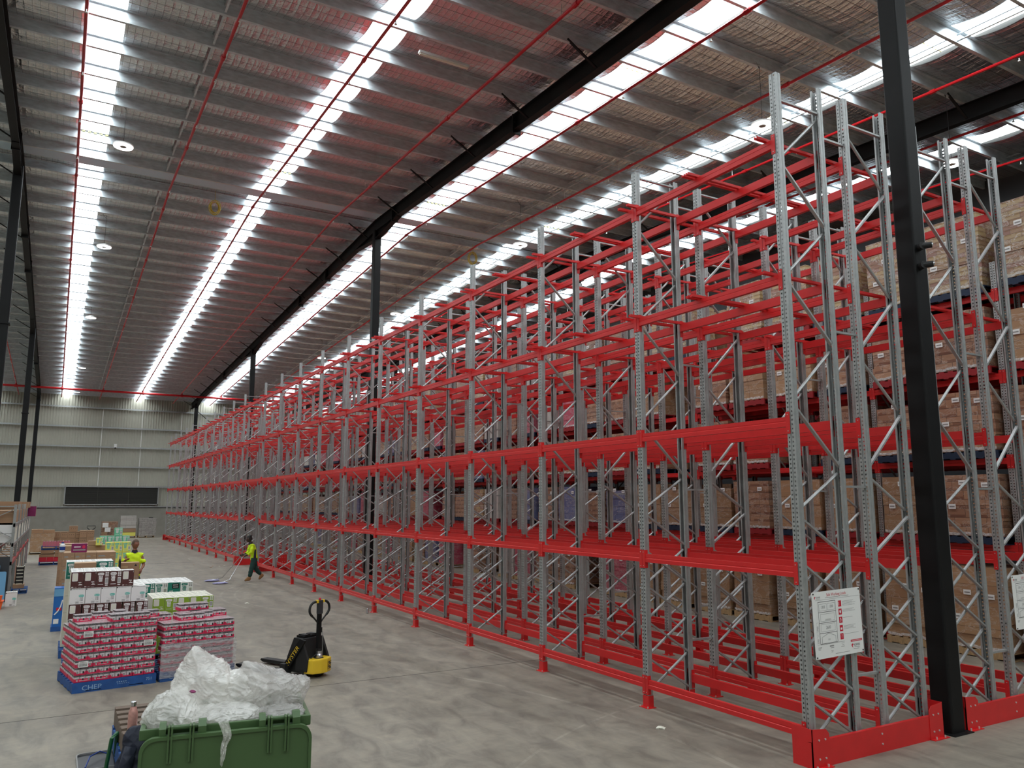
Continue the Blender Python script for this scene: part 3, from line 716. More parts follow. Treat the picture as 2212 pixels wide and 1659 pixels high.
for ri, (x, flip, label, bars) in enumerate(rows):
    r = thing('pallet_rack', label, 'pallet rack', (x, 0, 0), 0, 'rows of empty red and grey racking')
    for k, y in enumerate(YK): frame(r, 0, y, H_END if k == 0 else H_STD, flip, fine=k < 6)
    far = []; farb = []; bar_me = bar_mes[ri]
    for k in range(len(YK)-1):
        for li, z in enumerate(LV):
            if k == 10 and li < 2: continue
            for side in (-1, 1):
                if k < 10: beam(r, 0, YK[k], YK[k+1], z, side)
                else:
                    ln = round(YK[k+1]-YK[k]-PW, 3); kk = (ln, side)
                    if kk not in _beams: _beams[kk] = beam_mesh(ln, side).mesh('beam')
                    far.append((_beams[kk], (0, YK[k], z)))
        if bars:
            for z in LV[3:]:
                yy = [YK[k]+a for a in (.10, 1.31, 1.39, 2.60)]
                if k == 10: yy.append(YK[k+1]-.1)
                for a in yy:
                    if k < 12: link('pallet_support_bar', bar_me, r, (0, a-PW*.0, z))
                    else: farb.append((bar_me, (0, a, z)))
    o = merge_into(r, 'beam_run', far)
    if farb: merge_into(r, 'pallet_support_bar_run', farb)
    if ri % 2 == 1:
        sm_ = MB()
        sp = MB(); sp.bar((-.415, -PW/2, 0), (0, -PW/2, 0), .04, .025, 'galv_rack'); spm = sp.mesh('row_spacer')
        for k, y in enumerate(YK):
            for z in (.82, 2.97, 4.85, 7.36): link('row_spacer', spm, r, (0, y, z))
# red end guards
def guard(x0, x1, y, label, side=1):
    r = thing('rack_end_guard', label, 'rack guard', (x0, y, 0), 0, 'red steel rack guards'); W = x1-x0
    s_ = side
    mb = MB(); mb.box(.0, W, *sorted((0, s_*.008)), .0, .27, 'red'); mb.box(0, W, *sorted((s_*.0082, s_*.045)), .262, .2695, 'red')
    obj('guard_plate', mb, r)
    for a, g in ((0, 1), (W, -1)):
        mb = MB()
        poly = [(a, 0), (a+g*.27, 0), (a+g*.27, .33), (a+g*.22, .38), (a, .40)]
        if g < 0: poly = poly[::-1]
        mb.prism(poly, 'y', *sorted((0, -s_*.007)), 'red')
        xx = sorted((a, a+g*.007)); mb.box(xx[0], xx[1], *sorted((-s_*.007, s_*.26)), 0, .40, 'red')
        xx = sorted((a-g*.03, a+g*.27)); mb.box(xx[0], xx[1], *sorted((-s_*.06, 0)), 0, .008, 'red')
        obj('corner_bracket', mb, r)
        mb = MB()
        for bx in (a+g*.10, a+g*.20):
            for z in (.09, .28): mb.tube([(bx, -s_*.007, z), (bx, -s_*.016, z)], .011, 'bolt', 6)
        for bx in (a+g*.03, a+g*.2): mb.tube([(bx, -s_*.035, .008), (bx, -s_*.035, .035)], .011, 'bolt', 6)
        obj('corner_bolts', mb, r)
    mb = MB()
    for z in (.09, .2): mb.tube([(W*.5, -.001*s_, z), (W*.5, -s_*.01, z)], .011, 'bolt', 6)
    obj('plate_bolts', mb, r)
guard(7.12, 9.45, 5.965, 'long red end guard plate at the foot of the nearest rack post')
guard(9.93, 12.19, 5.965, 'red end guard plate right of the near black column')
guard(7.12, 9.45, YK[10]+.12, 'red guard on the near side of the cross tunnel, aisle side', -1)
guard(9.86, 12.19, YK[10]+.12, 'red guard on the near side of the cross tunnel, inner side', -1)
guard(7.12, 9.45, YK[11]-.22, 'red guard on the far side of the cross tunnel, behind the mopping worker')
guard(9.86, 12.19, YK[11]-.22, 'red guard on the far side of the cross tunnel, inner side')
guard(7.12, 9.45, YK[-1]+.10, 'red guard at the far end of the aisle-side racking', -1)
guard(9.86, 12.19, YK[-1]+.10, 'red guard at the far end of the inner racking', -1)

# load notices on the end frames
def load_sign(x, label, idx):
    r = thing('load_notice', label, 'sign', (x, 6.035, 1.075), 0, 'white safe working load notices')
    W, Hh = .82, .72
    T0 = Matrix.Translation((0, 0, 0)) @ Matrix.Rotation(math.radians(1.2), 4, 'Y')
    T = front(-.0045, 0, 0)
    mb = MB(); mb.prism([(p[0]+W/2, p[1]+Hh/2) for p in rrect(W, Hh, .012)], 'y', -.004, 0, 'paper'); obj('board', mb, r)
    f = MB()
    def R_(x0, x1, y0, y1, m, z=0): flat(f, rect(x0, x1, y0, y1), T, m, z)
    def outline(x0, x1, y0, y1, w_=.0035, m='grey'):
        R_(x0, x1, y0, y0+w_, m); R_(x0, x1, y1-w_, y1, m); R_(x0, x0+w_, y0, y1, m); R_(x1-w_, x1, y0, y1, m)
    def tx(s, u, v, sz, m, sx=1.0, rot=0): put_text(f, s, T @ Matrix.Translation((u, v, .0006)) @ Matrix.Rotation(rot, 4, 'Z'), sz, m, sx)
    tx('Safe Working Loads', W/2, .675, .05, 'sign_red', .82)
    R_(.22, .62, .643, .648, 'ink_grey'); R_(.05, .80, .627, .630, 'ink_grey')
    def logo(u, v, s_):
        f.add([T @ Vector((u+s_*a, v+s_*b_, .0004)) for a, b_ in ((-.5, .5), (.1, .62), (.5, .3), (.1, .2), (-.1, -.1), (.1, -.7), (-.35, -.3), (-.6, .1))], [(0, 1, 2, 3, 4, 7), (4, 5, 6, 7)], 'sign_red')
        tx('KWIK', u+s_*2.0, v+s_*.1, s_*1.1, 'ink', .95)
        R_(u+s_*.8, u+s_*3.2, v-s_*.6, v-s_*.45, 'ink_grey')
    logo(.05, .655, .026); logo(.63, .085, .038)
    outline(.09, .385, .155, .61, .005, 'ink')
    for (y0, y1) in ((.50, .585), (.385, .485), (.275, .37)): R_(.09, .385, y0-.008, y0-.003, 'ink')
    outline(.105, .235, .51, .585, .0025); outline(.245, .372, .51, .585, .0025)
    tx('1300', .17, .548, .045, 'grey', .8); tx('1300', .307, .548, .045, 'grey', .8)
    outline(.12, .355, .395, .475, .0025); R_(.20, .29, .412, .416, 'ink_grey'); R_(.19, .30, .404, .407, 'ink_grey')
    outline(.12, .355, .285, .365, .0025); tx('2600', .24, .325, .05, 'grey', .8)
    f.add([T @ Vector(p+(.0004,)) for p in ((.12, .16), (.125, .16), (.125, .225), (.12, .225))], [(0, 1, 2, 3)], 'grey')
    R_(.35, .354, .16, .225, 'grey')
    for a, b_ in (((.122, .225), (.24, .262)), ((.24, .262), (.352, .225))):
        f.add([T @ Vector((a[0], a[1], .0004)), T @ Vector((b_[0], b_[1], .0004)), T @ Vector((b_[0], b_[1]+.004, .0004)), T @ Vector((a[0], a[1]+.004, .0004))], [(0, 1, 2, 3)], 'grey')
    tx('1300', .24, .195, .026, 'ink_grey', .8)
    R_(.09, .5, .148, .151, 'ink')
    tx('1700', .062, .32, .036, 'grey', .9, PI/2); tx('370', .062, .19, .036, 'grey', .9, PI/2)
    outline(.045, .082, .255, .39, .0015, 'ink_grey'); outline(.045, .082, .15, .245, .0015, 'ink_grey')
    for k, y in enumerate((.565, .475, .385, .295, .205)):
        R_(.43, .485, y-.033, y+.033, 'sign_red')
        if k == 4: tx('?', .457, y, .06, 'paper')
        elif k == 1: flat(f, [(.457+.014*math.cos(a*.785), y+.02*math.sin(a*.785)) for a in range(8)], T, 'paper', .0006)
        elif k == 2: flat(f, [(.447, y+.02), (.462, y+.024), (.466, y), (.458, y-.024), (.452, y-.024), (.456, y)], T, 'paper', .0006)
        elif k == 3: R_(.443, .472, y-.018, y+.006, 'paper', .0006)
        else: R_(.44, .448, y-.02, y+.02, 'paper', .0006)
        for q in range((5, 3, 1, 4, 1)[k]): R_(.50, .50+rnd.uniform(.16, .27), y+.02-q*.012, y+.023-q*.012, 'ink_grey')
    R_(.60, .80, .128, .150, 'sign_red'); R_(.61, .79, .137, .141, 'paper', .0006)
    for (u, v, w_) in ((.05, .12, .06), (.05, .108, .05), (.05, .096, .04), (.24, .115, .07), (.25, .10, .06), (.26, .07, .04), (.26, .055, .03), (.44, .13, .05), (.45, .11, .035), (.43, .095, .06), (.33, .03, .24), (.64, .045, .1)): R_(u, u+w_, v, v+.005 if w_ != .07 else v+.014, 'ink_grey')
    obj('printed_notice', f, r)
    mb = MB()
    for u in (.02, W-.02):
        for v in (.02, Hh-.02): mb.tube([(u, -.004, v), (u, -.012, v)], .008, 'ink', 6)
    obj('screws', mb, r)
    r.rotation_euler = (0, math.radians(-1.5), 0)
load_sign(7.34, 'white Safe Working Loads notice on the nearest rack end', 0)
load_sign(11.37, 'white Safe Working Loads notice cut off by the right picture edge', 1)
r = thing('drink_can', 'small silver can standing by an aisle-side rack foot', 'can', (7.05, 19.5, 0))
mb = MB(); mb.lathe([(.028, 0), (.034, .008), (.034, .11), (.028, .125), (.026, .12), (0, .12)], 'steel_shiny', 16); obj('can_body', mb, r)

# ------------------------------------------------------------------ pallets and wrapped loads
def pallet_mesh(mt, W=1.165, D=1.165, wood=False):
    """stringer pallet, corner at 0,0; long boards across"""
    mb = MB(); n = 7
    for i in range(n): 
        y = i*(D-.1)/(n-1); mb.box(0, W, y, y+.1, .125, .145, mt)
    for i in range(5): y = i*(D-.1)/4; mb.box(0, W, y, y+.1, 0, .018, mt)
    for x in (0, W/2-.022, W-.045): mb.box(x, x+.045, 0, D, .018, .125, mt)
    mb.box(.0, W, 0, .018, .05 if False else .018, .125, mt) if not wood else None
    return mb
PAL = {}
for k, mt in (('blue', 'pallet_blue'), ('navy', 'pallet_blue_shaded'), ('wood', 'pallet_wood'), ('oldwood', 'old_wood'), ('red', 'pallet_red')):
    PAL[k] = pallet_mesh(mt, wood=True).mesh('pallet')
def chep_side(mb, W=1.165):      # painted block side with worn lettering
    pass
def pallet(x, y, z, rz, kind, label, group=None):
    o = link('pallet', PAL[kind], None, (x, y, z), rz); tag(o, label, 'pallet', group); return o

X2 = 15.05; LV2 = [2.07, 3.65, 5.22, 6.78]; YB = [5.17+2.7*k for k in range(23)]
LVN = ['floor level', 'second level', 'third level', 'fourth level', 'top level']
r2 = {}
for ri, x in enumerate((X2, X2+1.35)):
    r = thing('pallet_rack', ['grey and red racking full of wrapped pallets on the right', 'inner racking row behind the full front row, mostly in shade'][ri], 'pallet rack', (x, 0, 0), 0, 'racking holding pallets')
    far = []
    n = len(YB) if ri == 0 else 12
    for k in range(n): frame(r, 0, YB[k], 7.3, bool(ri))
    for k in range(n-1):
        for z in LV2:
            for side in (-1, 1):
                if k < 8: beam(r, 0, YB[k], YB[k+1], z, side)
                else: far.append((_beams[(2.59, side)], (0, YB[k], z)))
    merge_into(r, 'beam_run', far)
def load_meshes(mt, W, D, Hh, seed):
    """cartons on a pallet behind film: slightly uneven block; returns body"""
    q = random.Random(seed); mb = MB(); nx, nz = 4, max(3, int(Hh/.24))
    body = MB()
    for iz in range(nz):
        z0, z1 = Hh*iz/nz, Hh*(iz+1)/nz-.002
        dx, dy = q.uniform(-.012, .012), q.uniform(-.012, .012)
        body.box(dx, W+dx, dy, D+dy, z0, z1, mt)
    return body.mesh('carton_stack', uv=True, bevel=0)
LTYPES = [('load_brown', 'stretch-wrapped brown carton load'), ('load_film', 'glossy film-wrapped carton load'), ('load_tan', 'plain tan carton load'), ('load_pink', 'pink film-wrapped load'), ('load_white', 'white wrapped load'), ('load_blue', 'bluish wrapped load')]
LM = {}
for ti, (mt, _) in enumerate(LTYPES):
    for hi, Hh in enumerate((.98, 1.14, 1.46)):
        LM[(ti, hi)] = load_meshes(mt, 1.12, 1.12, Hh, ti*10+hi)
labm = MB()
for (y, z) in ((.2, .9), (.62, .95), (.85, .5)): labm.box(-.016, -.013, y, y+.14, z, z+.09, 'paper')
for (y, z) in ((.2, .93), (.62, .98), (.85, .53)): labm.box(-.018, -.016, y+.02, y+.12, z, z+.025, 'ink_grey')
labm = labm.mesh('shipping_labels')
hem = MB(); q_ = random.Random(3); pts = []
for i in range(25): pts.append((-.015-.015*q_.random(), 1.12*i/24, .0+.03*q_.random()))
for i in range(24):
    a, b_ = pts[i], pts[i+1]; hem.add([a, b_, (b_[0]+.01, b_[1], b_[2]+.05), (a[0]+.01, a[1], a[2]+.05)], [(0, 1, 2, 3)], 'film_clear')
hem = hem.mesh('film_hem')
def load(x, y, z, ti, hi, label, parts=True, group='wrapped pallet loads in the full racking'):
    r = thing('wrapped_load', label, 'pallet load', (x, y, z), 0, group)
    link('carton_stack', LM[(ti, hi)], r)
    if parts:
        link('shipping_labels', labm, r); link('film_hem', hem, r)
    return r
lr = random.Random(11)
for k in range(len(YB)-1):
    for li in range(5):
        z = 0 if li == 0 else LV2[li-1]-.055
        for hlf in (0, 1):
            if k > 15 and li in (0,) and lr.random() < .5: continue
            if (k, li, hlf) in ((2, 2, 1), (4, 3, 0), (3, 4, 1), (7, 2, 0)): continue
            if lr.random() < (.06 if k > 3 else .0): continue
            if k < 5: ti = {0: 2, 1: 0, 2: 0, 3: 0, 4: 1}[li]
            else: ti = lr.choice([0, 0, 1, 2, 3, 4, 3, 5]) if li < 4 else lr.choice([1, 1, 4, 0])
            if k < 5 and li in (1, 3) and lr.random() < .3: ti = 2
            hi = 2 if (li in (0, 4)) else lr.choice([0, 1, 1])
            y = YB[k] + .08 + hlf*1.27
            xo = X2 - .14 + (0 if li else -.15) + lr.uniform(-.03, .03)
            pk = 'wood' if li == 0 else lr.choice(['navy', 'red', 'red'])
            where = '%s, %s half of the %s bay of the full racking' % (LVN[li], ['near', 'far'][hlf], ordn(k))
            pallet(xo-.02, y-.02, z, 0, pk, {'navy': 'shade-darkened blue', 'wood': 'bare wooden', 'red': 'red'}[pk]+' pallet, '+where, 'pallets in the full racking')
            load(xo, y, z+.147, ti, hi, LTYPES[ti][1]+', '+where, k < 7)
# shaded rows behind, seen only through the gaps: one mass of loads
ql = random.Random(5); mass = []; massp = []
for xr, nk in ((X2+1.36, 22), (X2+4.2, 16)):
    for k in range(nk):
        for li in range(5):
            z = 0 if li == 0 else LV2[li-1]-.055
            for hlf in (0, 1):
                y = YB[k] + .08 + hlf*1.27
                mass.append((LM[(ql.choice([0, 2]), 1 if li < 4 else 2)], (xr, y, z+.147))); massp.append((PAL['red'], (xr-.02, y-.02, z)))
def mass_obj(name, objs, label, cat):
    mi_ = {}; vs, fs, ms, uvs = [], [], [], []
    for me, loc in objs:
        k = len(vs); vs += [(v.co.x+loc[0], v.co.y+loc[1], v.co.z+loc[2]) for v in me.vertices]
        j = mi_.setdefault(me.materials[0].name, len(mi_))
        for p in me.polygons: fs.append(tuple(k+i for i in p.vertices)); ms.append(j)
        if me.uv_layers: uvs += [tuple(u.uv) for u in me.uv_layers[0].data]
    me = bpy.data.meshes.new(name); me.from_pydata(vs, [], fs)
    for m_ in mi_: me.materials.append(M[m_])
    me.polygons.foreach_set('material_index', ms)
    if uvs:
        u = me.uv_layers.new(name='UVMap'); u.data.foreach_set('uv', [c for q in uvs for c in q])
    o = link(name, me); tag(o, label, cat, None, 'stuff')
mass_obj('shaded_loads', mass, 'shaded carton loads in the rows behind the full racking', 'pallet loads')
mass_obj('shaded_pallets', massp, 'dark red pallets in the rows behind the full racking', 'pallets')

# ------------------------------------------------------------------ cartons and trays on the open floor
def print_on(kind, w_, h):
    """printing on a carton's front face (y=0 plane, facing -Y), as thin raised ink"""
    f = MB(); T = front(-.0008, 0, 0)
    def R_(x0, x1, y0, y1, m, z=0): flat(f, rect(x0*w_, x1*w_, y0*h, y1*h), T, m, z)
    def pill(u, v, pw, ph, m, z=.0): flat(f, [(u*w_+a, v*h+b_) for a, b_ in rrect(pw*w_, ph*h, min(pw*w_, ph*h)*(.45 if pw/ph > 1.6 else .14), 4)], T, m, z)
    def tx(s, u, v, sz, m, sx=.8): put_text(f, s, T @ Matrix.Translation((u*w_, v*h, .0007)), sz*h, m, sx)
    def palm(u, v, s_, m):
        R_(u-.012, u+.012, v-.0, v+.13*s_, m)
        for a in (-1, -.4, .4, 1): f.add([T @ Vector((u*w_, (v+.13*s_)*h, .0004)), T @ Vector((u*w_+a*.09*s_*w_, (v+.17*s_)*h-.02*abs(a)*h, .0004)), T @ Vector((u*w_+a*.1*s_*w_, (v+.10*s_)*h, .0004))], [(0, 1, 2)], m)
        f.add([T @ Vector((u*w_+.16*w_*math.cos(a)+.05*w_, v*h-.02*h+.07*h*math.sin(a), .0004)) for a in [PI*i/8 for i in range(9)]], [tuple(range(9))], m)
    if kind in ('code_brown', 'code_lime', 'code_teal'):
        pill(.32, .68, .44, .5, 'box_white'); palm(.72, .2, 1.2, 'box_white')
        R_(.08, .24, .05, .09, 'box_white'); R_(.34, .5, .05, .08, 'ink_grey'); R_(.6, .85, .04, .06, 'ink_grey'); R_(.9, .95, .85, .95, 'ink_grey')
        T2 = {'code_brown': 'coco_brown', 'code_lime': 'lime', 'code_teal': 'teal'}[kind]; pill(.32, .68, .36, .42, 'box_cream', .0004)
    elif kind in ('logo_brown', 'logo_lime', 'logo_teal', 'logo_white', 'logo_mint', 'logo_yellow'):
        fg, bg = {'logo_brown': ('box_white', 'coco_brown'), 'logo_lime': ('box_white', 'lime'), 'logo_teal': ('box_white', 'teal'), 'logo_white': ('teal', 'box_white'), 'logo_mint': ('box_white', 'mint'), 'logo_yellow': ('pill_teal', 'yellow_box')}[kind]
        pill(.33, .82, .5, .17, fg); tx("Raw C", .33, .82, .12, bg)
        for i, wd in enumerate((.34, .3, .32, .26)): R_(.33-wd/2, .33+wd/2, .62-i*.09, .68-i*.09, fg) if i % 2 else [R_(.33-wd/2+q*wd/3, .33-wd/2+q*wd/3+wd*.24, .60-i*.09, .70-i*.09, fg) for q in range(3)]
        R_(.12, .55, .16, .19, fg)
        for r_ in range(3):
            for c_ in range(2): R_(.68+c_*.15, .79+c_*.15, .66+r_*.1, .73+r_*.1, fg if kind != 'logo_white' else 'ink_grey')
        R_(.68, .94, .2, .58, 'box_white' if kind != 'logo_white' else 'box_cream')
        for i in range(7): R_(.71+i*.03, .725+i*.03, .24, .54, 'ink', .0005)
        R_(.70, .92, .08, .15, fg)
    elif kind == 'slogan_teal':
        pill(.62, .72, .56, .38, 'black_matt'); [R_(.42+q8*.1, .49+q8*.1, .77, .83, 'box_white', .0006) for q8 in range(4)]; [R_(.44+q8*.08, .50+q8*.08, .62, .67, 'box_white', .0006) for q8 in range(5)]; palm(.28, .16, 1.5, 'box_white')
    elif kind == 'side_white':
        for i in range(9): R_(.06+i*.1, .13+i*.1, .93, .955, 'ink')
        R_(.02, .1, .9, .97, 'ink'); pill(.76, .52, .34, .15, 'pill_teal'); tx('Raw C', .76, .52, .11, 'box_white')
        for i in range(3): R_(.68, .86, .36-i*.08, .42-i*.08, 'ink_grey'); R_(.72, .78, .37-i*.08, .41-i*.08, 'box_white', .0004)
        R_(.4, .62, .04, .17, 'ink_grey'); R_(.415, .605, .055, .155, 'box_white', .0004)
        for i in range(8): R_(.43+i*.021, .44+i*.021, .065, .145, 'ink', .0007)
        R_(.7, .88, .07, .09, 'ink'); R_(.38, .6, .33, .335, 'ink_grey'); R_(.03, .2, .05, .055, 'ink_grey'); R_(.5, .62, .25, .26, 'ink_grey')
    elif kind == 'brown_plain':
        R_(.08, .5, .62, .66, 'tape'); pill(.26, .7, .36, .12, 'ink_grey'); R_(.06, .94, .38, .39, 'tape'); R_(.7, .92, .72, .76, 'tape')
    elif kind == 'brown_dots':
        for i in range(3): pill(.25+i*.25, .5, .07, .08, 'ink')
        R_(.1, .9, .82, .86, 'ink')
    elif kind == 'arrows':
        R_(.06, .4, .70, .82, 'tape'); f.add([T @ Vector((a*w_, b_*h, .0004)) for a, b_ in ((.72, .8), (.88, .8), (.8, .93))], [(0, 1, 2)], 'ink')
        R_(.7, .9, .08, .26, 'ink_grey'); R_(.72, .79, .1, .24, 'card', .0004); R_(.81, .88, .1, .24, 'card', .0004)
    elif kind == 'magenta': R_(.16, .58, .56, .68, 'box_white'); R_(.12, .9, .2, .35, 'ink_grey'); flat(f, [((.78+.1*math.cos(a))*w_, (.62+.2*math.sin(a))*h) for a in [2*PI*i/12 for i in range(12)]], T, 'pink')
    elif kind == 'nan': tx('NAN', .5, .5, .7, 'ink', .9)
    return f
_cm = {}
def carton_mesh(w_, d, h, top, fr, sd):
    k = ('c', w_, d, h, top, fr, sd)
    if k not in _cm:
        mb = MB(); g = .002
        vs = [(x, y, z) for z in (0.001, h-g) for y in (0, d-g) for x in (g, w_-g)]
        mb.add(vs, [(0, 2, 3, 1)], sd); mb.add(vs, [(4, 5, 7, 6)], top); mb.add(vs, [(0, 1, 5, 4)], fr)
        mb.add(vs, [(2, 6, 7, 3)], fr); mb.add(vs, [(0, 4, 6, 2), (1, 3, 7, 5)], sd)
        mb.box(g, w_-g, d*.47, d*.53, h-g, h-g+.0006, 'tape' if 'card' in top else 'box_cream')
        if 'white' in top or 'cream' in top:
            for i in range(3): mb.box(w_*.12, w_*(.3+.1*i), d*(.12+.09*i), d*(.16+.09*i), h-g, h-g+.0007, 'ink_grey')
            mb.box(w_*.6, w_*.85, d*.62, d*.86, h-g, h-g+.0007, 'ink_grey')
        _cm[k] = mb.mesh('carton')
    return _cm[k]
def carton(x, y, z, w_, d, h, cols, kind, label, group, rz=0, cat='carton'):
    """cols: (top, front, sides)"""
    nm = {'coco_brown': 'drink_carton', 'teal': 'drink_carton', 'lime': 'lime_drink_carton', 'mint': 'drink_box', 'yellow_box': 'drink_box', 'box_white': 'white_carton', 'magenta': 'box'}.get(cols[1], 'carton')
    r = link(nm, carton_mesh(w_, d, h, *cols), None, (x, y, z), rz); tag(r, label, cat, group)
    if kind:
        k = ('p', kind, w_, h)
        if k not in _cm: _cm[k] = print_on(kind, w_, h).mesh('printing')
        link('printing', _cm[k], r)
    return r
def tr(ox, oy, rz):
    c, s_ = math.cos(rz), math.sin(rz)
    return lambda a, b_: (ox+a*c-b_*s_, oy+a*s_+b_*c)
BRN = ('box_white', 'coco_brown', 'box_cream'); WHT = ('box_white', 'box_white', 'box_cream'); TEA = ('box_white', 'teal', 'box_white')
LIM = ('box_cream', 'lime', 'box_white'); CRD = ('card_light', 'card', 'card'); MNT = ('mint', 'mint', 'mint'); YEL = ('yellow_box', 'yellow_box', 'yellow_box')

# --- stack of coconut water cartons (front column tall, on a blue pallet)
SX, SY = .315, 15.02
pallet(SX-.02, SY, 0, 0, 'blue', 'blue pallet under the tall stack of brown and white cartons')
layers = [('w', 5), ('b', 6), ('w', 5), ('b', 6), ('w', 5), ('b', 5)]
zz = .147
kinds_b = {3: ['code', 'logo', 'logo', 'code', 'logo', 'logo'], 5: ['code', 'code', 'logo', 'logo', 'code'], 1: ['logo', 'code', 'logo', 'code', 'logo', 'code']}
lh = [.243, .243, .243, .252, .256, .264]
for li, (c, n) in enumerate(layers):
    w_ = .2 if c == 'b' and n == 6 else (.238 if c == 'w' else .2)
    w_ = {'b': .188, 'w': .228}[c]; h = lh[li]
    for i in range(n):
        k = ('side_white' if c == 'w' else kinds_b[li][i] + '_brown')
        lb = '%s drink carton, %s from the left in the %s layer of the tall stack' % ('white-sided' if c == 'w' else 'dark brown', ordn(i), ordn(li))
        x = SX + i*w_ + (.012*i if li == 3 and i else 0)
        carton(x, SY, zz, w_-.002, .30, h-.002, WHT if c == 'w' else BRN, k, lb, 'drink cartons in the tall stack')
    for j in range(1, 4):
        for i in range(n):
            if li == 5 and (i > 3 or j == 3): continue
            carton(SX+i*w_, SY+j*.30, zz, w_-.002, .298, h-.002, WHT if c == 'w' else BRN, None, '%s tall-stack carton, %s column, %s layer, %s row back' % ('white' if c == 'w' else 'brown', ordn(i), ordn(li), ordn(j)), 'drink cartons in the tall stack')
    zz += h
# --- lime and teal cartons on the pallet behind, right
P2 = (1.62, 15.5)
pallet(P2[0]-.02, P2[1], 0, 0, 'blue', 'blue pallet under the lime green cartons')
for li in range(4):
    for i in range(5):
        for j in (0, 1, 2, 3):
            k = ('code_lime' if i % 3 != 1 else 'logo_lime') if j == 0 else None
            if li == 3 and i == 0 and j == 0: pass
            carton(P2[0]+i*.205, P2[1]+j*.25, .147+li*.238, .203, .248, .236, LIM, k, 'lime green carton, %s from the left, %s layer%s' % (ordn(i), ordn(li), '' if j == 0 else ', %s row back' % ordn(j)), 'lime green drink cartons')
P3 = (1.60, 17.3)
pallet(P3[0]-.02, P3[1], 0, 0, 'blue', 'blue pallet under the teal and white cartons')
for li in range(4):
    for i in range(4):
        for j in (0, 1, 2, 3):
            kk = ['logo_teal', 'logo_white', 'slogan_teal', 'logo_white'][i]; cols = TEA if kk.endswith('teal') else WHT
            if li < 3: kk = ['logo_white', 'logo_teal', 'logo_white', 'logo_teal'][i]; cols = TEA if kk.endswith('teal') else WHT
            carton(P3[0]+i*.235, P3[1]+j*.28, .147+li*.263, .233, .278, .261, cols, kk if j == 0 else None, '%s low-stack carton, %s from the left, %s layer%s' % ('teal' if cols is TEA else 'white and teal', ordn(i), ordn(li), '' if j == 0 else ', %s row back' % ordn(j)), 'teal and white drink cartons')
# --- stack behind the tall one: teal cartons and a brown one on top
P4 = (.27, 16.75)
pallet(P4[0]-.02, P4[1], 0, 0, 'blue', 'blue pallet behind the tall carton stack')
for li in range(5):
    for i in range(3):
        k = 'logo_teal' if i % 2 == 0 else 'code_teal'
        carton(P4[0]+i*.262, P4[1]+.35, .147+li*.306, .260, .35, .304, (TEA if li == 4 else ('box_white', 'box_cream', 'box_cream')), (k if li == 4 else None), '%s carton behind the tall stack, %s from the left, %s layer' % ('teal' if li == 4 else 'cream', ordn(i), ordn(li)), 'teal cartons behind the tall stack')
        carton(P4[0]+i*.262, P4[1]+.7, .147+li*.306, .260, .35, .304, TEA, None, 'teal carton behind the tall stack, back row, %s from the left, %s layer' % (ordn(i), ordn(li)), 'teal cartons behind the tall stack')
for li in range(4):
    carton(P4[0]+.12, P4[1], .147+li*.383, .36, .34, .380, CRD, 'brown_plain', 'brown carton wedged behind the tall stack, %s layer' % ordn(li), 'brown cartons behind the tall stack')
# --- brown cartons further back
P5 = (.25, 20.9)
pallet(P5[0]-.02, P5[1], 0, 0, 'blue', 'blue pallet under the long brown cartons')
for li in range(5):
    for i, (a, b_) in enumerate(((0, .225), (.225, .225), (.45, .225), (.675, .40))):
        carton(P5[0]+a, P5[1], .147+li*.298, b_-.002, .40, .296, CRD, 'brown_plain', 'brown carton, %s from the left, %s layer of the stack before the yellow boxes' % (ordn(i), ordn(li)), 'brown cartons before the yellow boxes')
        carton(P5[0]+a, P5[1]+.42, .147+li*.298, b_-.002, .40, .296, CRD, None, 'brown carton in the back row before the yellow boxes, %s from the left, %s layer' % (ordn(i), ordn(li)), 'brown cartons before the yellow boxes')
carton(.40, 21.0, .147+5*.298, .32, .2, .20, ('magenta', 'magenta', 'magenta'), 'magenta', 'magenta box standing on the brown cartons', None, 0, 'box')
for kk, (bx, by) in enumerate(((.20, 21.35), (.62, 21.5))):
    pass
r = thing('detergent_bottle', 'white and blue bottle beside the magenta box', 'bottle', (.22, 21.25, .147+5*.298))
mb = MB(); mb.lathe([(.05, 0), (.06, .02), (.06, .16), (.03, .2), (.0, .2)], 'white', 14); mb.lathe([(.061, .05), (.061, .13)], 'blue_deep', 14); obj('bottle_body', mb, r)
mb = MB(); mb.lathe([(.025, .2), (.025, .23), (0, .23)], 'blue_deep', 12); obj('cap', mb, r)
P6 = (.25, 24.6)
pallet(P6[0], P6[1], 0, 0, 'blue', 'blue pallet under the low flat brown trays')
for li in range(8):
    for i in range(2):
        if li == 7 and i == 1: w2 = .5
        carton(P6[0]+i*.58, P6[1], .147+li*.184, .578, .5, .18, CRD, None, 'flat brown carton, %s of the pair in the %s layer behind the magenta box' % (['left', 'right'][i], ordn(li)), 'flat brown cartons')
carton(.86, 24.6, .147+8*.184, .3, .3, .12, CRD, None, 'small brown carton on top of the flat brown stack', None)
carton(1.04, 24.5, .147+8*.184, .15, .12, .20, ('yellow_box', 'yellow_box', 'yellow_box'), 'logo_yellow', 'single yellow box standing on the flat brown cartons', None)
P7 = (.2, 28.0)
pallet(P7[0], P7[1], 0, 0, 'wood', 'wooden pallet under the brown stack near the mint boxes')
for li in range(7):
    for i in range(2): carton(P7[0]+i*.6, P7[1], .147+li*.196, .598, .6, .194, CRD, None, 'brown tray carton, %s of the pair, %s layer beside the mint boxes' % (['left', 'right'][i], ordn(li)), 'brown tray cartons')
P8 = (1.26, 24.0)
pallet(P8[0]-.15, P8[1], 0, 0, 'blue', 'blue pallet under the yellow boxes')
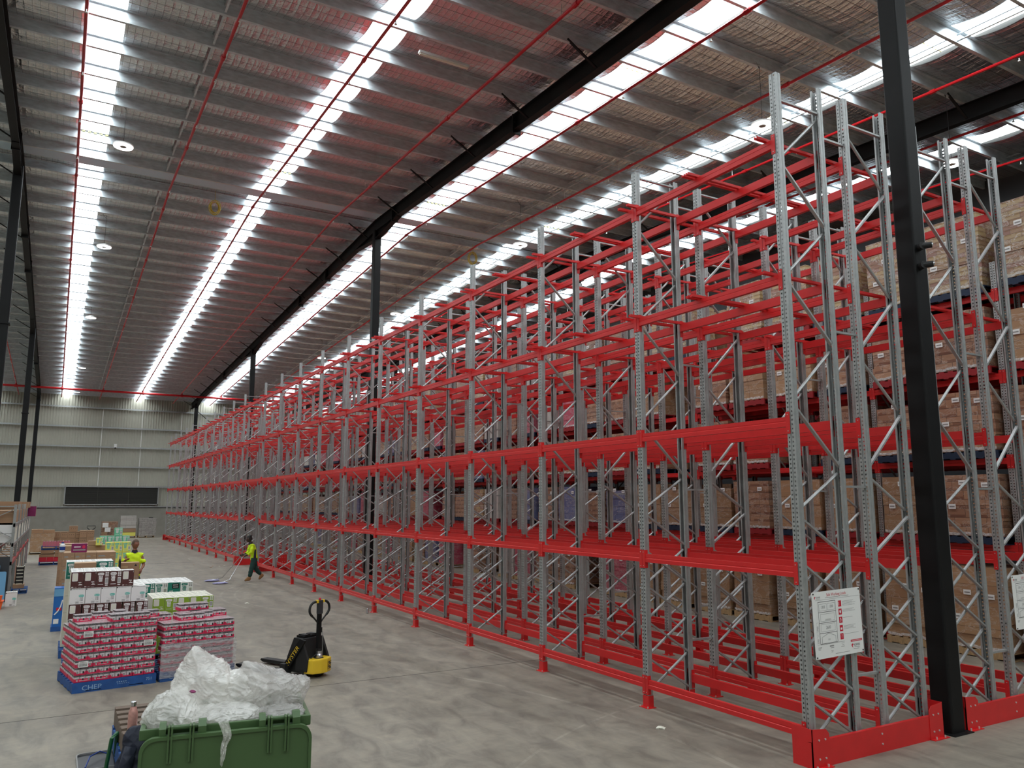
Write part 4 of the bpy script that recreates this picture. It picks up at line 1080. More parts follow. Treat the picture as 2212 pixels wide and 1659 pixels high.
for li in range(6):
    for i in range(3):
        carton(P8[0]+i*.205, P8[1], .147+li*.262, .203, .30, .26, YEL, 'logo_yellow', 'pale yellow drink box, %s from the left, %s layer' % (ordn(i), ordn(li)), 'yellow drink boxes')
P9 = (1.36, 29.6)
pallet(P9[0]-.15, P9[1], 0, 0, 'blue', 'blue pallet under the mint green boxes')
for li in range(6):
    for i in range(4): carton(P9[0]+i*.225, P9[1], .147+li*.255, .223, .30, .253, MNT, 'logo_mint', 'mint green drink box, %s from the left, %s layer' % (ordn(i), ordn(li)), 'mint green drink boxes')
for i in (2, 3):
    if i == 2: carton(P9[0]+i*.225-.02, P9[1], .147+6*.255, .24, .30, .26, MNT, 'logo_mint', 'mint green drink box alone on top of the others', 'mint green drink boxes')
# --- carton in front of the man
P10 = (1.48, 21.6)
pallet(P10[0]-.1, P10[1]-.1, 0, 0, 'blue', 'blue pallet under the tall brown carton before the man')
for li, h in enumerate((.36, .38, .44)):
    carton(P10[0], P10[1], .147+sum((.36, .38, .44)[:li]), .43, .38, h-.004, CRD, 'arrows', 'large brown carton the man in yellow rests his hand on' if li == 2 else 'brown carton in the stack before the man, %s layer' % ordn(li), 'large brown cartons before the man')
r = thing('pallet_jack', 'dark pallet jack handle left of the brown carton by the man', 'pallet jack', (1.42, 20.9, 0))
mb = MB(); mb.tube([(0, 0, .25), (-.01, -.02, 1.18)], .022, 'black_matt', 8); obj('shaft', mb, r)
mb = MB(); mb.tube([(0, -.02, 1.18), (.0, -.10, 1.27), (0, -.08, 1.42), (0, .04, 1.45), (0, .12, 1.40), (0, .08, 1.26), (0, -.02, 1.18)], .02, 'black_matt', 8); obj('loop_handle', mb, r)
mb = MB(); mb.box(-.1, .1, -.08, .08, .06, .3, 'black_matt'); mb.tube([(-.06, 0, .08), (.06, 0, .08)], .08, 'black_matt', 14); mb.box(-.24, -.08, 0.1, .16, .04, .09, 'black_matt'); obj('base', mb, r)

# --- blue stand-up goods and grey wrapped load at the left of the row
r = thing('detergent_display', 'blue printed pack leaning at the left side of the row', 'box', (.24, 20.95, .147))
r.location = (.13, 20.25, 0)
mb = MB(); mb.box(0, .26, 0, .45, .1, .92, 'sky_panel_deep'); obj('blue_pack', mb, r)
mb = MB()
flat(mb, [(.15*math.cos(a)+.055-.0, .18*math.sin(a)) for a in (0,)] or [(0, 0)], front(-.001, .7), 'box_white') if False else None
mb.box(.02, .12, -.004, 0, .16, .26, 'box_white'); mb.box(.0, .26, -.004, 0, .74, .90, 'sky_panel'); mb.tube([(.03, -.004, .35), (.09, -.004, .42), (.14, -.004, .52), (.17, -.004, .66)], .014, 'box_white', 5); mb.box(.06, .16, -.005, 0, .44, .5, 'sign_red'); obj('printing', mb, r)
mb = MB(); mb.box(-.02, .30, -.02, .5, 0, .1, 'pallet_blue'); obj('base_tray', mb, r)

# --- jar trays (pink trays, shrink film) on blue pallets
def tray_meshes(W, D):
    """pack of jars in a cardboard tray; x 0..W along the front"""
    t_ = MB(); h_f = .05 if W > .2 else .03
    t_.box(0, W, 0, D, 0, .004, 'pink')
    for (a, b_, c, d_, hh) in ((0, W, 0, .003, None), (0, W, D-.003, D, None)):
        if W > .2: t_.box(a, b_, c, d_, 0, .052, 'pink')
        else: t_.prism([(0, 0), (W, 0), (W, .052), (W-.018, .05), (W-.034, .024), (.034, .024), (.018, .05), (0, .052)], 'y', c, d_, 'pink')
    for (c, d_) in ((0, .003), (W-.003, W)): t_.box(c, d_, 0, D, 0, .052, 'pink')
    if W > .2:
        [flat(t_, rect(W*(.30+.06*q8), W*(.345+.06*q8), .021, .029), front(-.0006), 'box_white') for q8 in range(8)]
        flat(t_, [(W*.2+.009*math.cos(a), .026+.009*math.sin(a)) for a in [2*PI*i/10 for i in range(10)]], front(-.0006), 'box_white')
        flat(t_, [(W*.2+.004+.006*math.cos(a), .026+.006*math.sin(a)) for a in [2*PI*i/10 for i in range(10)]], front(-.0009), 'pink')
    j = MB(); nx, ny = (3, 2) if W > .2 else (2, 3)
    R_ = .0385
    for ix in range(nx):
        for iy in range(ny):
            c = ((ix+.5)*W/nx, (iy+.5)*D/ny, .005)
            j.lathe([(R_, 0), (R_, .012)], 'lid', 10, c); j.lathe([(R_, .012), (R_+.0004, .072)], 'jar_label', 10, c); j.lathe([(R_, .072), (R_*.9, .084), (R_*.92, .086), (R_*.92, .100), (0, .101)], 'lid', 10, c)
            j.box(c[0]-.010, c[0]+.012, c[1]-R_-.0015, c[1]-R_+.004, .022, .058, 'ink' if (ix+iy) % 2 else 'ink_grey')
    f_ = MB(); f_.box(-.001, W+.001, -.001, D+.001, .1065, .1075, 'film_top_glare')
    vs = [(0, 0), (W, 0), (W, D), (0, D)]
    for i in range(4):
        a, b_ = vs[i], vs[(i+1) % 4]; o = .002
        f_.add([(a[0], a[1]-(o if i == 0 else 0), .05), (b_[0], b_[1]-(o if i == 0 else 0), .05), (b_[0], b_[1]-(o if i == 0 else 0), .107), (a[0], a[1]-(o if i == 0 else 0), .107)], [(0, 1, 2, 3)], 'film_thin')
    return t_.mesh('tray'), j.mesh('jars'), f_.mesh('shrink_film')
film('film_stretch', srgb(235, 235, 238), .42, .08, 1.0, (1, 1, 4), .6)
film('film_top_glare', srgb(246, 232, 236), .85, .15, .8)  # white glare on the film tops is put into this pale, dense colour
film('film_thin', srgb(240, 230, 234), .2, .12, 1.0)
TM = {'L': tray_meshes(.238, .158), 'S': tray_meshes(.158, .238)}
def tray(x, y, z, ty, label, group, rz):
    r = thing('jar_tray', label, 'tray of jars', (x, y, z), rz, group)
    for nm, me in zip(('tray', 'jars', 'shrink_film'), TM[ty]): link(nm, me, r)
    return r
def tray_pallet(ox, oy, rz, nl, which, seed, extras):
    T = tr(ox, oy, rz); q = random.Random(seed); LH = .104; z0 = .147
    for li in range(nl):
        top = li >= nl-2
        n = 0
        secs = [('L', 2), ('S', 4)] if li % 2 == 0 else [('S', 4), ('L', 2)]
        x = .02
        for ty, cnt in secs:
            w_ = .24 if ty == 'L' else .16; d = .16 if ty == 'L' else .24
            nd = 7 if ty == 'L' else 4
            for c in range(cnt):
                for dj in range(nd):
                    leftcol = (x < .03)
                    if not (dj == 0 or top or (leftcol and which == 'left')): continue
                    if top and li == nl-1 and dj >= nd-1: continue
                    px_, py_ = T(x+q.uniform(-.003, .003), .02+dj*d+q.uniform(-.004, .004)*(dj == 0))
                    side = 'front' if dj == 0 else ('left side' if leftcol and not top else 'inner')
                    lab = 'pink tray of jars on the %s blue pallet, %s layer, %s across, %s row' % (which, ordn(li), ordn(n), ordn(dj))
                    tray(px_, py_, z0+li*LH, ty, lab, 'pink jar trays on the %s pallet' % which, rz)
                x += w_; n += 1
    for (a, b_, lev, ty, nm) in extras:
        px_, py_ = T(a, b_); tray(px_, py_, z0+nl*LH+lev*LH, ty, 'loose pink jar tray on top of the %s pallet, %s' % (which, nm), 'pink jar trays on the %s pallet' % which, rz)
RA = math.radians(9)
LP = (.415, 13.62)
o = pallet(LP[0], LP[1], 0, RA, 'blue', 'blue pallet under the left stack of pink jar trays')
def side_board(o):
    f = MB(); f.prism([(0, 0), (.0, .125), (1.165, .125), (1.165, 0), (1.0, .0), (.97, .03), (.78, .03), (.75, 0), (.41, 0), (.38, .03), (.19, .03), (.16, 0)], 'y', -.004, .014, 'pallet_blue'); obj('side_board', f, o)
    f = MB(); put_text(f, 'CHEP', front(-.005, .062, .26), .10, 'worn_white', 1.1); [flat(f, rect(.60+.03*q8, .618+.03*q8, .085, .097), front(-.005), 'worn_white') for q8 in range(5)]; [flat(f, rect(.61+.03*q8, .625+.03*q8, .06, .068), front(-.005), 'worn_white') for q8 in range(6)]; put_text(f, '751', front(-.005, .08, 1.06), .06, 'worn_white', 1.0)
    obj('painted_lettering', f, o)
m_, t_, b_ = mat('worn_white', srgb(150, 180, 210), .7)
side_board(o)
tray_pallet(LP[0], LP[1], RA, 8, 'left', 3, [(.46+.24*0, .02, 0, 'S', 'third across at the front'), (.62, .02, 0, 'S', 'fourth across at the front'), (.79, .02, 0, 'L', 'fifth across at the front'), (1.03-.06+.0, .20, 0, 'L', 'right end, second row'), (.3, .45, 0, 'L', 'left of the back part'), (.02, .3, 0, 'L', 'far left, set back'), (.62, .45, 0, 'S', 'middle of the back part')] )
RP = (1.62, 13.80)
o = pallet(RP[0], RP[1], 0, RA, 'blue', 'blue pallet under the film-wrapped right stack of jar trays'); side_board(o)
tray_pallet(RP[0], RP[1], RA, 7, 'right', 5, [(.0, .42, 0, 'L', 'left end'), (.30, .20, 0, 'L', 'front left'), (.55, .20, 0, 'S', 'front centre'), (.30, .40, 0, 'L', 'behind the front left one'), (.0, .60, 0, 'L', 'left end, set back'), (.72, .30, 0, 'S', 'right of the front centre'), (.90, .42, 0, 'L', 'right end'), (.90, .60, 0, 'L', 'right end, set back'), (.45, .62, 0, 'S', 'under the upper left one'), (.61, .62, 0, 'S', 'under the upper middle one'), (.76, .62, 0, 'S', 'under the upper right one'), (.42, .62, 1, 'S', 'upper level left'), (.58, .62, 1, 'S', 'upper level middle'), (.74, .62, 1, 'S', 'upper level right end')])
# barcode papers
T = tr(LP[0], LP[1], RA)
for (a, z, nm) in ((.10, .147+.104*6+.02, 'top left'), (.95, .147+.104*4+.02, 'right, half way up'), (.06, .147+.104*2+.01, 'lower left')):
    px_, py_ = T(a, -.006); f = MB(); f.box(0, .13, -.001, 0, 0, .085, 'paper')
    for i in range(12): f.box(.012+i*.009, .016+i*.009, -.0018, -.001, .012, .05, 'ink')
    for i in range(3): f.box(.012, .11-.02*i, -.0018, -.001, .058+i*.008, .062+i*.008, 'ink_grey')
    o = obj('barcode_label', f, None, (px_, py_, z), RA); tag(o, 'white barcode label on the pink trays, '+nm, 'label', 'barcode labels on the pink trays')
# stretch film round the right-hand stack
f = MB(); nseg = 40; rows_ = 12; q = random.Random(9); peri = []
for a in [i/nseg for i in range(nseg+1)]: peri.append((-.012+1.19*a, -.012-.004*q.random()))
vs = []
for r_ in range(rows_+1):
    for (a, b_) in peri: vs.append((a, b_+.006*math.sin(r_*2.1+a*9)+q.uniform(-.004, .002), .05+r_*.044))
f.add(vs, [(r_*(nseg+1)+i, r_*(nseg+1)+i+1, (r_+1)*(nseg+1)+i+1, (r_+1)*(nseg+1)+i) for r_ in range(rows_) for i in range(nseg)], 'film_stretch')
o = obj('stretch_film', f, None, (RP[0], RP[1]-.004, 0), RA, smooth=True); tag(o, 'glossy clear stretch film round the lower right-hand jar trays', 'stretch film')

# ------------------------------------------------------------------ goods further back
# pallet with red and tan cartons, blue pallet and pink bottles above
PB = (-.45, 41.4)
pallet(PB[0], PB[1], 0, 0, 'blue', 'lower blue pallet under the red and tan cartons')
for i in range(4): carton(PB[0]+i*.29, PB[1], .147, .288, .5, .2, ('card', 'sign_red', 'sign_red'), None, 'red carton, %s from the left on the low blue pallet' % ordn(i), 'red cartons on the low pallet')
carton(PB[0], PB[1], .35, .58, .6, .12, CRD, None, 'low tan carton above the red cartons, left', None)
carton(PB[0]+.59, PB[1]-.02, .35, .56, .6, .15, CRD, 'nan', 'tan carton with dark lettering above the red cartons', None)
carton(PB[0]+.05, PB[1], .50, .5, .6, .16, CRD, None, 'open tan carton under the upper blue pallet, left', None); carton(PB[0]+.6, PB[1], .505, .5, .6, .15, CRD, None, 'tan carton under the upper blue pallet, right', None)
pallet(PB[0]+.05, PB[1], .67, 0, 'blue', 'upper blue pallet under the pink bottles')
for i in range(10):
    for j in range(2):
        r = thing('pink_bottle_pack', 'pink shrink-wrapped bottle pack, %s from the left, %s row above the upper blue pallet' % (ordn(i), ordn(j)), 'bottle pack', (PB[0]+.1+i*.108, PB[1]+.02+j*.3, .82), 0, 'pink bottle packs')
        f = MB(); f.prism([(0, 0), (.1, 0), (.1, .17), (.085, .22), (.015, .22), (0, .17)], 'y', 0, .28, 'load_pinkc'); obj('bottles', f, r)
        f = MB(); f.box(.02, .08, .02, .26, .22, .225, 'film_top_glare'); obj('wrap', f, r)
# long bank of brown tray cartons
for g_, (gx_, gy_, nx, rows2) in enumerate(((-1.02, 50.6, 2, 3), (-.18, 52.0, 5, 4), (1.1, 52.4, 4, 3))):
    pass
for i in range(4):
    for li in range(3): carton(.02+i*.36, 50.6, .15+li*.34, .355, .5, .335, ('card', 'card', 'card'), 'brown_dots', 'brown tray carton, %s from the left, %s layer of the distant bank' % (ordn(i), ordn(li)), 'brown tray cartons in the distant bank')
carton(.78, 50.62, .15+3*.34, .42, .5, .30, ('card', 'card', 'card'), 'brown_dots', 'single brown carton on top of the distant bank', None)
for i in range(2):
    for li in range(3): carton(1.30+i*.36+.0, 50.2, .15+li*.36, .355, .5, .355, ('card_light', 'card', 'card'), 'brown_dots', 'brown tray carton at the right end of the distant bank, %s, %s layer' % (['left', 'right'][i], ordn(li)), 'brown tray cartons in the distant bank')
pallet(0, 50.5, 0, 0, 'wood', 'wooden pallet under the distant bank of brown cartons'); pallet(1.2, 50.15, 0, 0, 'wood', 'wooden pallet at the right end of the distant bank')
load(-1.02, 49.9, .15, 2, 0, 'film-wrapped brown load at the left of the distant bank', False, None)
pallet(-1.04, 49.9, 0, 0, 'wood', 'wooden pallet under the left end of the distant bank')
for i in range(2): carton(-1.0+i*.55, 50.0, 1.135, .54, .5, .16 if i else .2, CRD, None, 'flat brown carton on the left film-wrapped load, %s' % ['left', 'right'][i], 'flat cartons on the left load')
# white cartons and film beside them
for i in range(3): carton(2.05+i*.32, 52.6, 0, .31, .5, .55, WHT, None, 'low white carton beyond the mint boxes, %s from the left' % ordn(i), 'low white cartons')
carton(3.05, 52.5, 0, .3, .5, .62, ('sign_red', 'sign_red', 'box_white'), None, 'small red and white carton beyond the mint boxes', None)
# three pallets against the far wall
load(3.25, 69.3, .15, 0, 1, 'brown and white carton load at the far wall, left of three', False, None)
for i in range(3): carton(3.27+i*.2 if i < 2 else 3.3, 69.0, [.15, .5, .85][i] , .4, .28, .34, WHT if i else CRD, 'brown_dots' if i == 0 else None, 'white carton in front of the far wall load, %s up' % ordn(i), 'cartons before the far wall load')
load(4.55, 69.3, .75, 6-1 if False else 4, 0, 'clear-wrapped load on the middle of the far wall pallets', False, None)
for li, (c, z) in enumerate((('pallet_wood', .15), ('pallet_wood', .45))):
    carton(4.55, 69.3, z, 1.12, 1.0, .28, ('card', 'card' if li else 'yellow_box', 'card'), None, ['yellow', 'brown'][li]+' low carton layer under the middle far wall load', None)
pallet(3.23, 69.3, 0, 0, 'wood', 'pallet under the left far wall load'); pallet(4.53, 69.3, 0, 0, 'wood', 'pallet under the middle far wall load'); pallet(5.88, 69.2, 0, 0, 'wood', 'pallet under the right far wall load')
lg = load_meshes('load_grey', 1.25, 1.12, 1.4, 77)
r = thing('wrapped_load', 'grey film-wrapped block load at the far wall, right of three', 'pallet load', (5.88, 69.2, .147)); link('carton_stack', lg, r)
f = MB(); f.box(.7, 1.0, .2, .5, 1.4, 1.45, 'ink'); obj('top_sheet', f, r)
# distant hand pallet truck
r = thing('pallet_jack', 'distant pallet truck handle behind the brown carton bank', 'pallet jack', (2.0, 54.5, 0))
mb = MB(); mb.tube([(0, 0, .1), (0, 0, 1.05)], .03, 'black_matt', 8); obj('shaft', mb, r)
mb = MB(); mb.tube([(0, 0, 1.05), (-.22, 0, 1.25), (-.22, 0, 1.36), (.22, 0, 1.36), (.22, 0, 1.25), (0, 0, 1.05)], .022, 'black_matt', 8); obj('loop_handle', mb, r)
mb = MB(); mb.box(-.2, .2, -.1, .1, .05, .35, 'black_matt'); mb.box(-.27, -.11, .1, 1.2, .05, .1, 'black_matt'); mb.box(.11, .27, .1, 1.2, .05, .1, 'black_matt'); obj('base', mb, r)

# ------------------------------------------------------------------ old low racking on the left edge
r = thing('pallet_rack', 'low grey racking at the left edge with cartons and white boxes', 'pallet rack', (-.95, 27.0, 0))
mb = MB()
pr = [(0, 0), (-.07, 0), (-.07, .02), (-.05, .02), (-.05, .08), (-.07, .08), (-.07, .10), (0, .10)]
for k, y in enumerate((0, 2.7, 5.4, 8.1, 10.8, 13.5, 16.2)):
    f = link('upright_frame', None, r, (0, y, 0)); f.empty_display_size = .1
    for x in (0, -.84):
        m1 = MB(); m1.prism(pr if x == 0 else [(-p[0]-.0, p[1]) for p in pr][::-1], 'z', 0, 2.72, 'galv'); o = obj('post', m1, f, (x, 0, 0))
    m1 = MB()
    zs = [.2, .75, 1.25, 1.75, 2.2, 2.6]
    for i in range(5):
        a, b_ = ((-.03, -.8) if i % 2 else (-.8, -.03)); m1.bar((a, .04, zs[i]), (b_, .04, zs[i+1]), .02, .045, 'galv', up=(0, 1, 0))
    m1.bar((-.03, .04, 2.66), (-.8, .04, 2.66), .02, .05, 'galv', up=(0, 1, 0)); obj('frame_brace', m1, f)
for li, z in enumerate((1.1, 1.62, 2.18)):
    for x in (-.03, -.81):
        m1 = MB(); m1.box(x-.025, x+.025, 0, 16.2, z-.1, z, 'red_dark' if li == 0 else 'galv'); o = obj('beam', m1, r)
for k in range(6):
    y = 27.12+2.7*k
    for j in range(3):
        for hh in range(2):
            carton(-1.82, y+j*.85, 1.63+hh*.26, .84, .8, .25, WHT, None, 'large white box on the low left racking, %s along, %s bay, %s' % (ordn(j), ordn(k), ['lower', 'upper'][hh]), 'white boxes on the left racking')
        carton(-1.82, y+j*.85, 2.19, .84, .8, .36, CRD, 'brown_plain' if k == 0 else None, 'brown carton on the shelf above the white boxes, %s along, %s bay' % (ordn(j), ordn(k)), 'brown cartons on the left racking')
        if k == 1: carton(-1.7, y+j*.85, 2.56, .7, .7, .25, CRD, None, 'brown carton piled highest on the left racking, %s along' % ordn(j), 'brown cartons on the left racking')
        if k > 0: carton(-1.75, y+j*.85, .15, .76, .76, .7, [CRD, WHT, ('card', 'load_pinkc', 'load_pinkc'), CRD, WHT][(k+j) % 5], None, 'carton at floor level under the left racking, %s along, %s bay' % (ordn(j), ordn(k)), 'cartons under the left racking')
m1 = None
for j, (x, y, z, lb) in enumerate(((-1.15, 35.5, 2.56, 'left'), (-1.15, 38.2, 2.56, 'right'))):
    carton(x-.6, y, z, .85, .8, .24, CRD, None, 'tall brown carton on top of the left racking, %s' % ['nearer', 'further'][j], 'tall brown cartons on the left racking')
m1 = carton(-.98, 39.0, 2.2, .3, .4, .42, ('magenta', 'magenta', 'card_light'), None, 'brown and magenta carton at the outer end of the left racking', None)
# blue sheets, orange crate and small white carton at the rack foot
for i, (x, h, c, lb) in enumerate(((-1.42, 1.05, 'sky_panel', 'wide pale blue sheet leaning on the left rack end'), (-1.16, .86, 'sky_panel', 'narrow blue sheet leaning beside the wide one'))):
    r = thing('blue_sheet', lb, 'panel', (x, 26.6-.1*i, 0)); f = MB()
    f.prism([(a, b_+h/2) for a, b_ in rrect(.42 if i == 0 else .24, h, .04)], 'y', 0, .04, c); obj('sheet', f, r)
    if i == 0: f = MB(); f.prism([(a, b_+h/2-.05) for a, b_ in rrect(.22, h*.75, .03)], 'y', -.01, 0, 'ink_grey'); obj('inner_panel', f, r)
    r.rotation_euler = (-.06, 0, 0)
r = thing('dark_board', 'dark grey board behind the blue sheets', 'panel', (-1.5, 26.8, 0)); f = MB(); f.box(0, .5, 0, .03, 0, 1.25, 'dark_panel'); obj('board', f, r)
r = thing('orange_crate', 'orange plastic crate at the left edge of the floor', 'crate', (-1.42, 25.0, 0))
f = MB(); f.prism([(0, 0), (.38, 0), (.42, .2), (-.04, .2)], 'y', 0, .4, 'orange'); f.prism([(0.02, .2), (.38, .2), (.40, .36), (0, .36)], 'y', 0, .1, 'orange'); obj('crate_body', f, r)
f = MB(); f.box(-.05, .43, -.015, .415, .19, .21, 'orange'); obj('rim', f, r)
carton(-.98, 25.6, 0, .27, .25, .38, WHT, 'side_white', 'small white carton standing by the left rack foot', None)
r = thing('small_bottle_shelf', 'white rack of small dark bottles beside the left rack post', 'shelf', (-.90, 29.2, .267))
f = MB(); f.box(0, .22, 0, .02, 0, .55, 'box_cream'); f.box(0, .02, 0, .3, 0, .55, 'box_cream'); f.box(.2, .22, 0, .3, 0, .55, 'box_cream'); obj('case', f, r)
f = MB()
for k in range(5): f.box(.02, .2, -.005, .01, .03+k*.105, .10+k*.105, 'ink')
obj('dark_slots', f, r)
o = pallet(-.98, 29.0, 0, 0, 'blue', 'small blue pallet beside the left rack post'); o.scale = (.36, .8, 1)
f = carton(-.95, 29.1, .147, .3, .5, .12, CRD, None, 'open tan carton on the blue pallet beside the left rack', None)

# ------------------------------------------------------------------ powered pallet truck
r = thing('powered_pallet_truck', 'black and yellow powered pallet truck parked on the open floor', 'pallet truck', (3.88, 13.0, 0), math.radians(27))
def sm(parent, name, mb, bev=.008):
    me = mb.mesh(name); bm = bmesh.new(); bm.from_mesh(me); bmesh.ops.remove_doubles(bm, verts=bm.verts, dist=1e-4)
    bmesh.ops.bevel(bm, geom=list(bm.edges), offset=bev, segments=2, affect='EDGES', profile=.7); bm.to_mesh(me); bm.free(); return link(name, me, parent)
# local frame: truck front (operator side) faces -Y, forks go back to +Y
mb = MB(); mb.prism([(-.22, .0), (-.20, -.10), (-.06, -.16), (.06, -.16), (.20, -.10), (.22, .0), (.22, .14), (-.22, .14)], 'z', .07, .29, 'hyster_yellow'); sm(r, 'drive_cover', mb, .02)
mb = MB()
for (a, b_) in ((.02, .03), (.075, .03), (.02, -.03), (.075, -.03)):
    for q4 in range(4):
        pass
T = Matrix.Translation((.13, -.138, .18)) @ Matrix.Rotation(math.radians(24), 4, 'Z') @ Matrix.Rotation(PI/2, 4, 'X')
for (a, b_) in ((-.035, .03), (.03, .03), (-.035, -.035), (.03, -.035)):
    flat(mb, rect(a-.026, a+.026, b_-.026, b_+.026), T, 'ink', .004); flat(mb, rect(a-.021, a+.004, b_-.021, b_+.004), T, 'hyster_yellow', .0045) if a < 0 else flat(mb, rect(a-.006, a+.019, b_-.004, b_+.02), T, 'hyster_yellow', .0045)
obj('vent_pattern', mb, r)
mb = MB(); mb.prism([(.12, .06), (.56, .06), (.50, .30), (.36, .60), (.12, .60), (.06, .30)], 'x', -.20, .20, 'black_matt'); sm(r, 'motor_housing', mb, .012)
mb = MB(); mb.prism([(-.02, .28), (.14, .60), (.20, .60), (.26, .30), (.26, .10), (.0, .10)], 'x', -.235, -.195, 'black_matt'); sm(r, 'left_cheek_plate', mb, .005)
mb = MB(); mb.prism([(-.02, .28), (.14, .60), (.20, .60), (.26, .30), (.26, .10), (.0, .10)], 'x', .195, .235, 'black_matt'); sm(r, 'right_cheek_plate', mb, .005)
mb = MB(); mb.prism([(.02, .585), (.15, .605), (.60, .08), (.42, .08)], 'x', -.262, -.237, 'black'); sm(r, 'side_panel', mb, .004)
mb = MB(); u_ = Vector((0, -.63, .777)); n_ = Vector((-1, 0, 0)); v_ = n_.cross(u_); T = Matrix((u_, v_, n_)).transposed().to_4x4(); T.translation = Vector((-.2635, .30, .33)); put_text(mb, 'HYSTER', T, .10, 'hyster_yellow', 1.12); obj('lettering', mb, r)
mb = MB(); mb.box(-.16, .16, .16, .34, .60, .635, 'black'); mb.box(-.13, -.02, .17, .33, .635, .65, 'black_matt'); mb.box(.02, .13, .18, .32, .635, .65, 'black_matt'); sm(r, 'battery_lid', mb, .006)
for sx in (-1, 1):
    mb = MB(); mb.prism([(.5, .03), (1.55, .03), (1.62, .06), (1.60, .085), (.5, .09)], 'x', sx*.26-.075, sx*.26+.075, 'black_matt'); mb.box(sx*.26-.075, sx*.26+.075, .4, .52, .04, .2, 'black_matt'); sm(r, 'fork', mb, .008)
    mb = MB(); mb.tube([(sx*.26-.03, 1.42, .038), (sx*.26+.03, 1.42, .038)], .037, 'ink_grey', 14); obj('fork_roller', mb, r)
    mb = MB(); mb.tube([(sx*.205-.02, .10, .045), (sx*.205+.02, .10, .045)], .045, 'ink_grey', 14); mb.box(sx*.205-.03, sx*.205+.03, .07, .16, .06, .12, 'black_matt'); obj('caster', mb, r)
mb = MB(); mb.tube([(-.045, 0.0, .095), (.045, 0.0, .095)], .095, 'ink', 20); obj('drive_wheel', mb, r)
mb = MB(); mb.lathe([(.06, .24), (.06, .34), (.045, .36), (.045, .40), (0, .40)], 'steel_shiny', 16, (0, -.02, 0)); mb.lathe([(.075, .27), (.08, .285), (.075, .3)], 'black_matt', 16, (0, -.02, 0)); obj('pivot_column', mb, r)
mb = MB(); mb.box(-.03, .03, -.03, .03, .30, 1.02, 'black'); mb.box(-.04, .04, -.036, .036, .30, .44, 'black_matt'); o = sm(r, 'tiller_arm', mb, .008)
mb = MB(); mb.box(-.042, .042, -.04, .03, .98, 1.20, 'grey_dark' if 'grey_dark' in M else 'dark_panel'); sm(r, 'control_head', mb, .014)
for sx in (-1, 1):
    mb = MB(); pts = [(sx*.02, 0, .83), (sx*.10, 0, .91), (sx*.19, 0, .99), (sx*.215, 0, 1.05), (sx*.20, 0, 1.12), (sx*.15, 0, 1.165), (sx*.085, 0, 1.18)]
    pts = [Vector(p) for p in pts]; fine = []
    for i in range(len(pts)-1):
        p0, p1, p2, p3 = pts[max(i-1, 0)], pts[i], pts[i+1], pts[min(i+2, len(pts)-1)]
        for q5 in range(5):
            t5 = q5/5; fine.append(.5*((2*p1)+(-p0+p2)*t5+(2*p0-5*p1+4*p2-p3)*t5*t5+(-p0+3*p1-3*p2+p3)*t5**3))
    fine.append(pts[-1]); mb.tube(fine, [.013 if q.z < .95 else .02 for q in fine], 'black_matt', 10); o = obj('loop_handle', mb, r, smooth=True)
    mb = MB(); mb.box(min(sx*.045, sx*.085), max(sx*.045, sx*.085), -.03, .02, 1.155, 1.205, 'hyster_yellow'); sm(r, 'thumb_lever', mb, .01)
mb = MB(); mb.lathe([(.018, 1.20), (.02, 1.225), (.012, 1.235), (0, 1.235)], 'sign_red', 14); obj('stop_button', mb, r)
mb = MB(); mb.box(.03, .065, -.01, .02, .68, .76, 'black_matt'); mb.box(.04, .05, -.005, .005, .62, .70, 'black_matt'); obj('key_switch', mb, r)
mb = MB(); mb.tube([(.05, -.03, .70), (.055, -.045, .5), (.04, -.05, .3)], .005, 'ink_grey', 5); mb.tube([(-.05, -.02, .36), (-.12, .02, .30), (-.18, .06, .24)], .008, 'black_matt', 6); obj('cable', mb, r)

# ------------------------------------------------------------------ people
def chain(pts, vs, es, rs, start=None):
    """append a chain of (x,y,z,r); start = index to connect to"""
    prev = start
    for p in pts:
        vs.append(p[:3]); rs.append(p[3] if len(p) == 4 else (p[3], p[4]))
        if prev is not None: es.append((prev, len(vs)-1))
        prev = len(vs)-1
    return prev
def skin_eval(vs, es, rs, root=0, sub=2):
    me = bpy.data.meshes.new('skin_tmp'); me.from_pydata([Vector(v) for v in vs], es, [])
    o = bpy.data.objects.new('skin_tmp', me); COL.objects.link(o)
    o.modifiers.new('skin', 'SKIN'); sk = me.skin_vertices[0].data
    for i, r_ in enumerate(rs): sk[i].radius = r_ if isinstance(r_, tuple) else (r_, r_)
    for i in range(len(vs)): sk[i].use_root = (i == root)
    m_ = o.modifiers.new('sub', 'SUBSURF'); m_.levels = sub; m_.render_levels = sub
    dg = bpy.context.evaluated_depsgraph_get(); dg.update()
    out = bpy.data.meshes.new_from_object(o.evaluated_get(dg)); bpy.data.objects.remove(o); return out
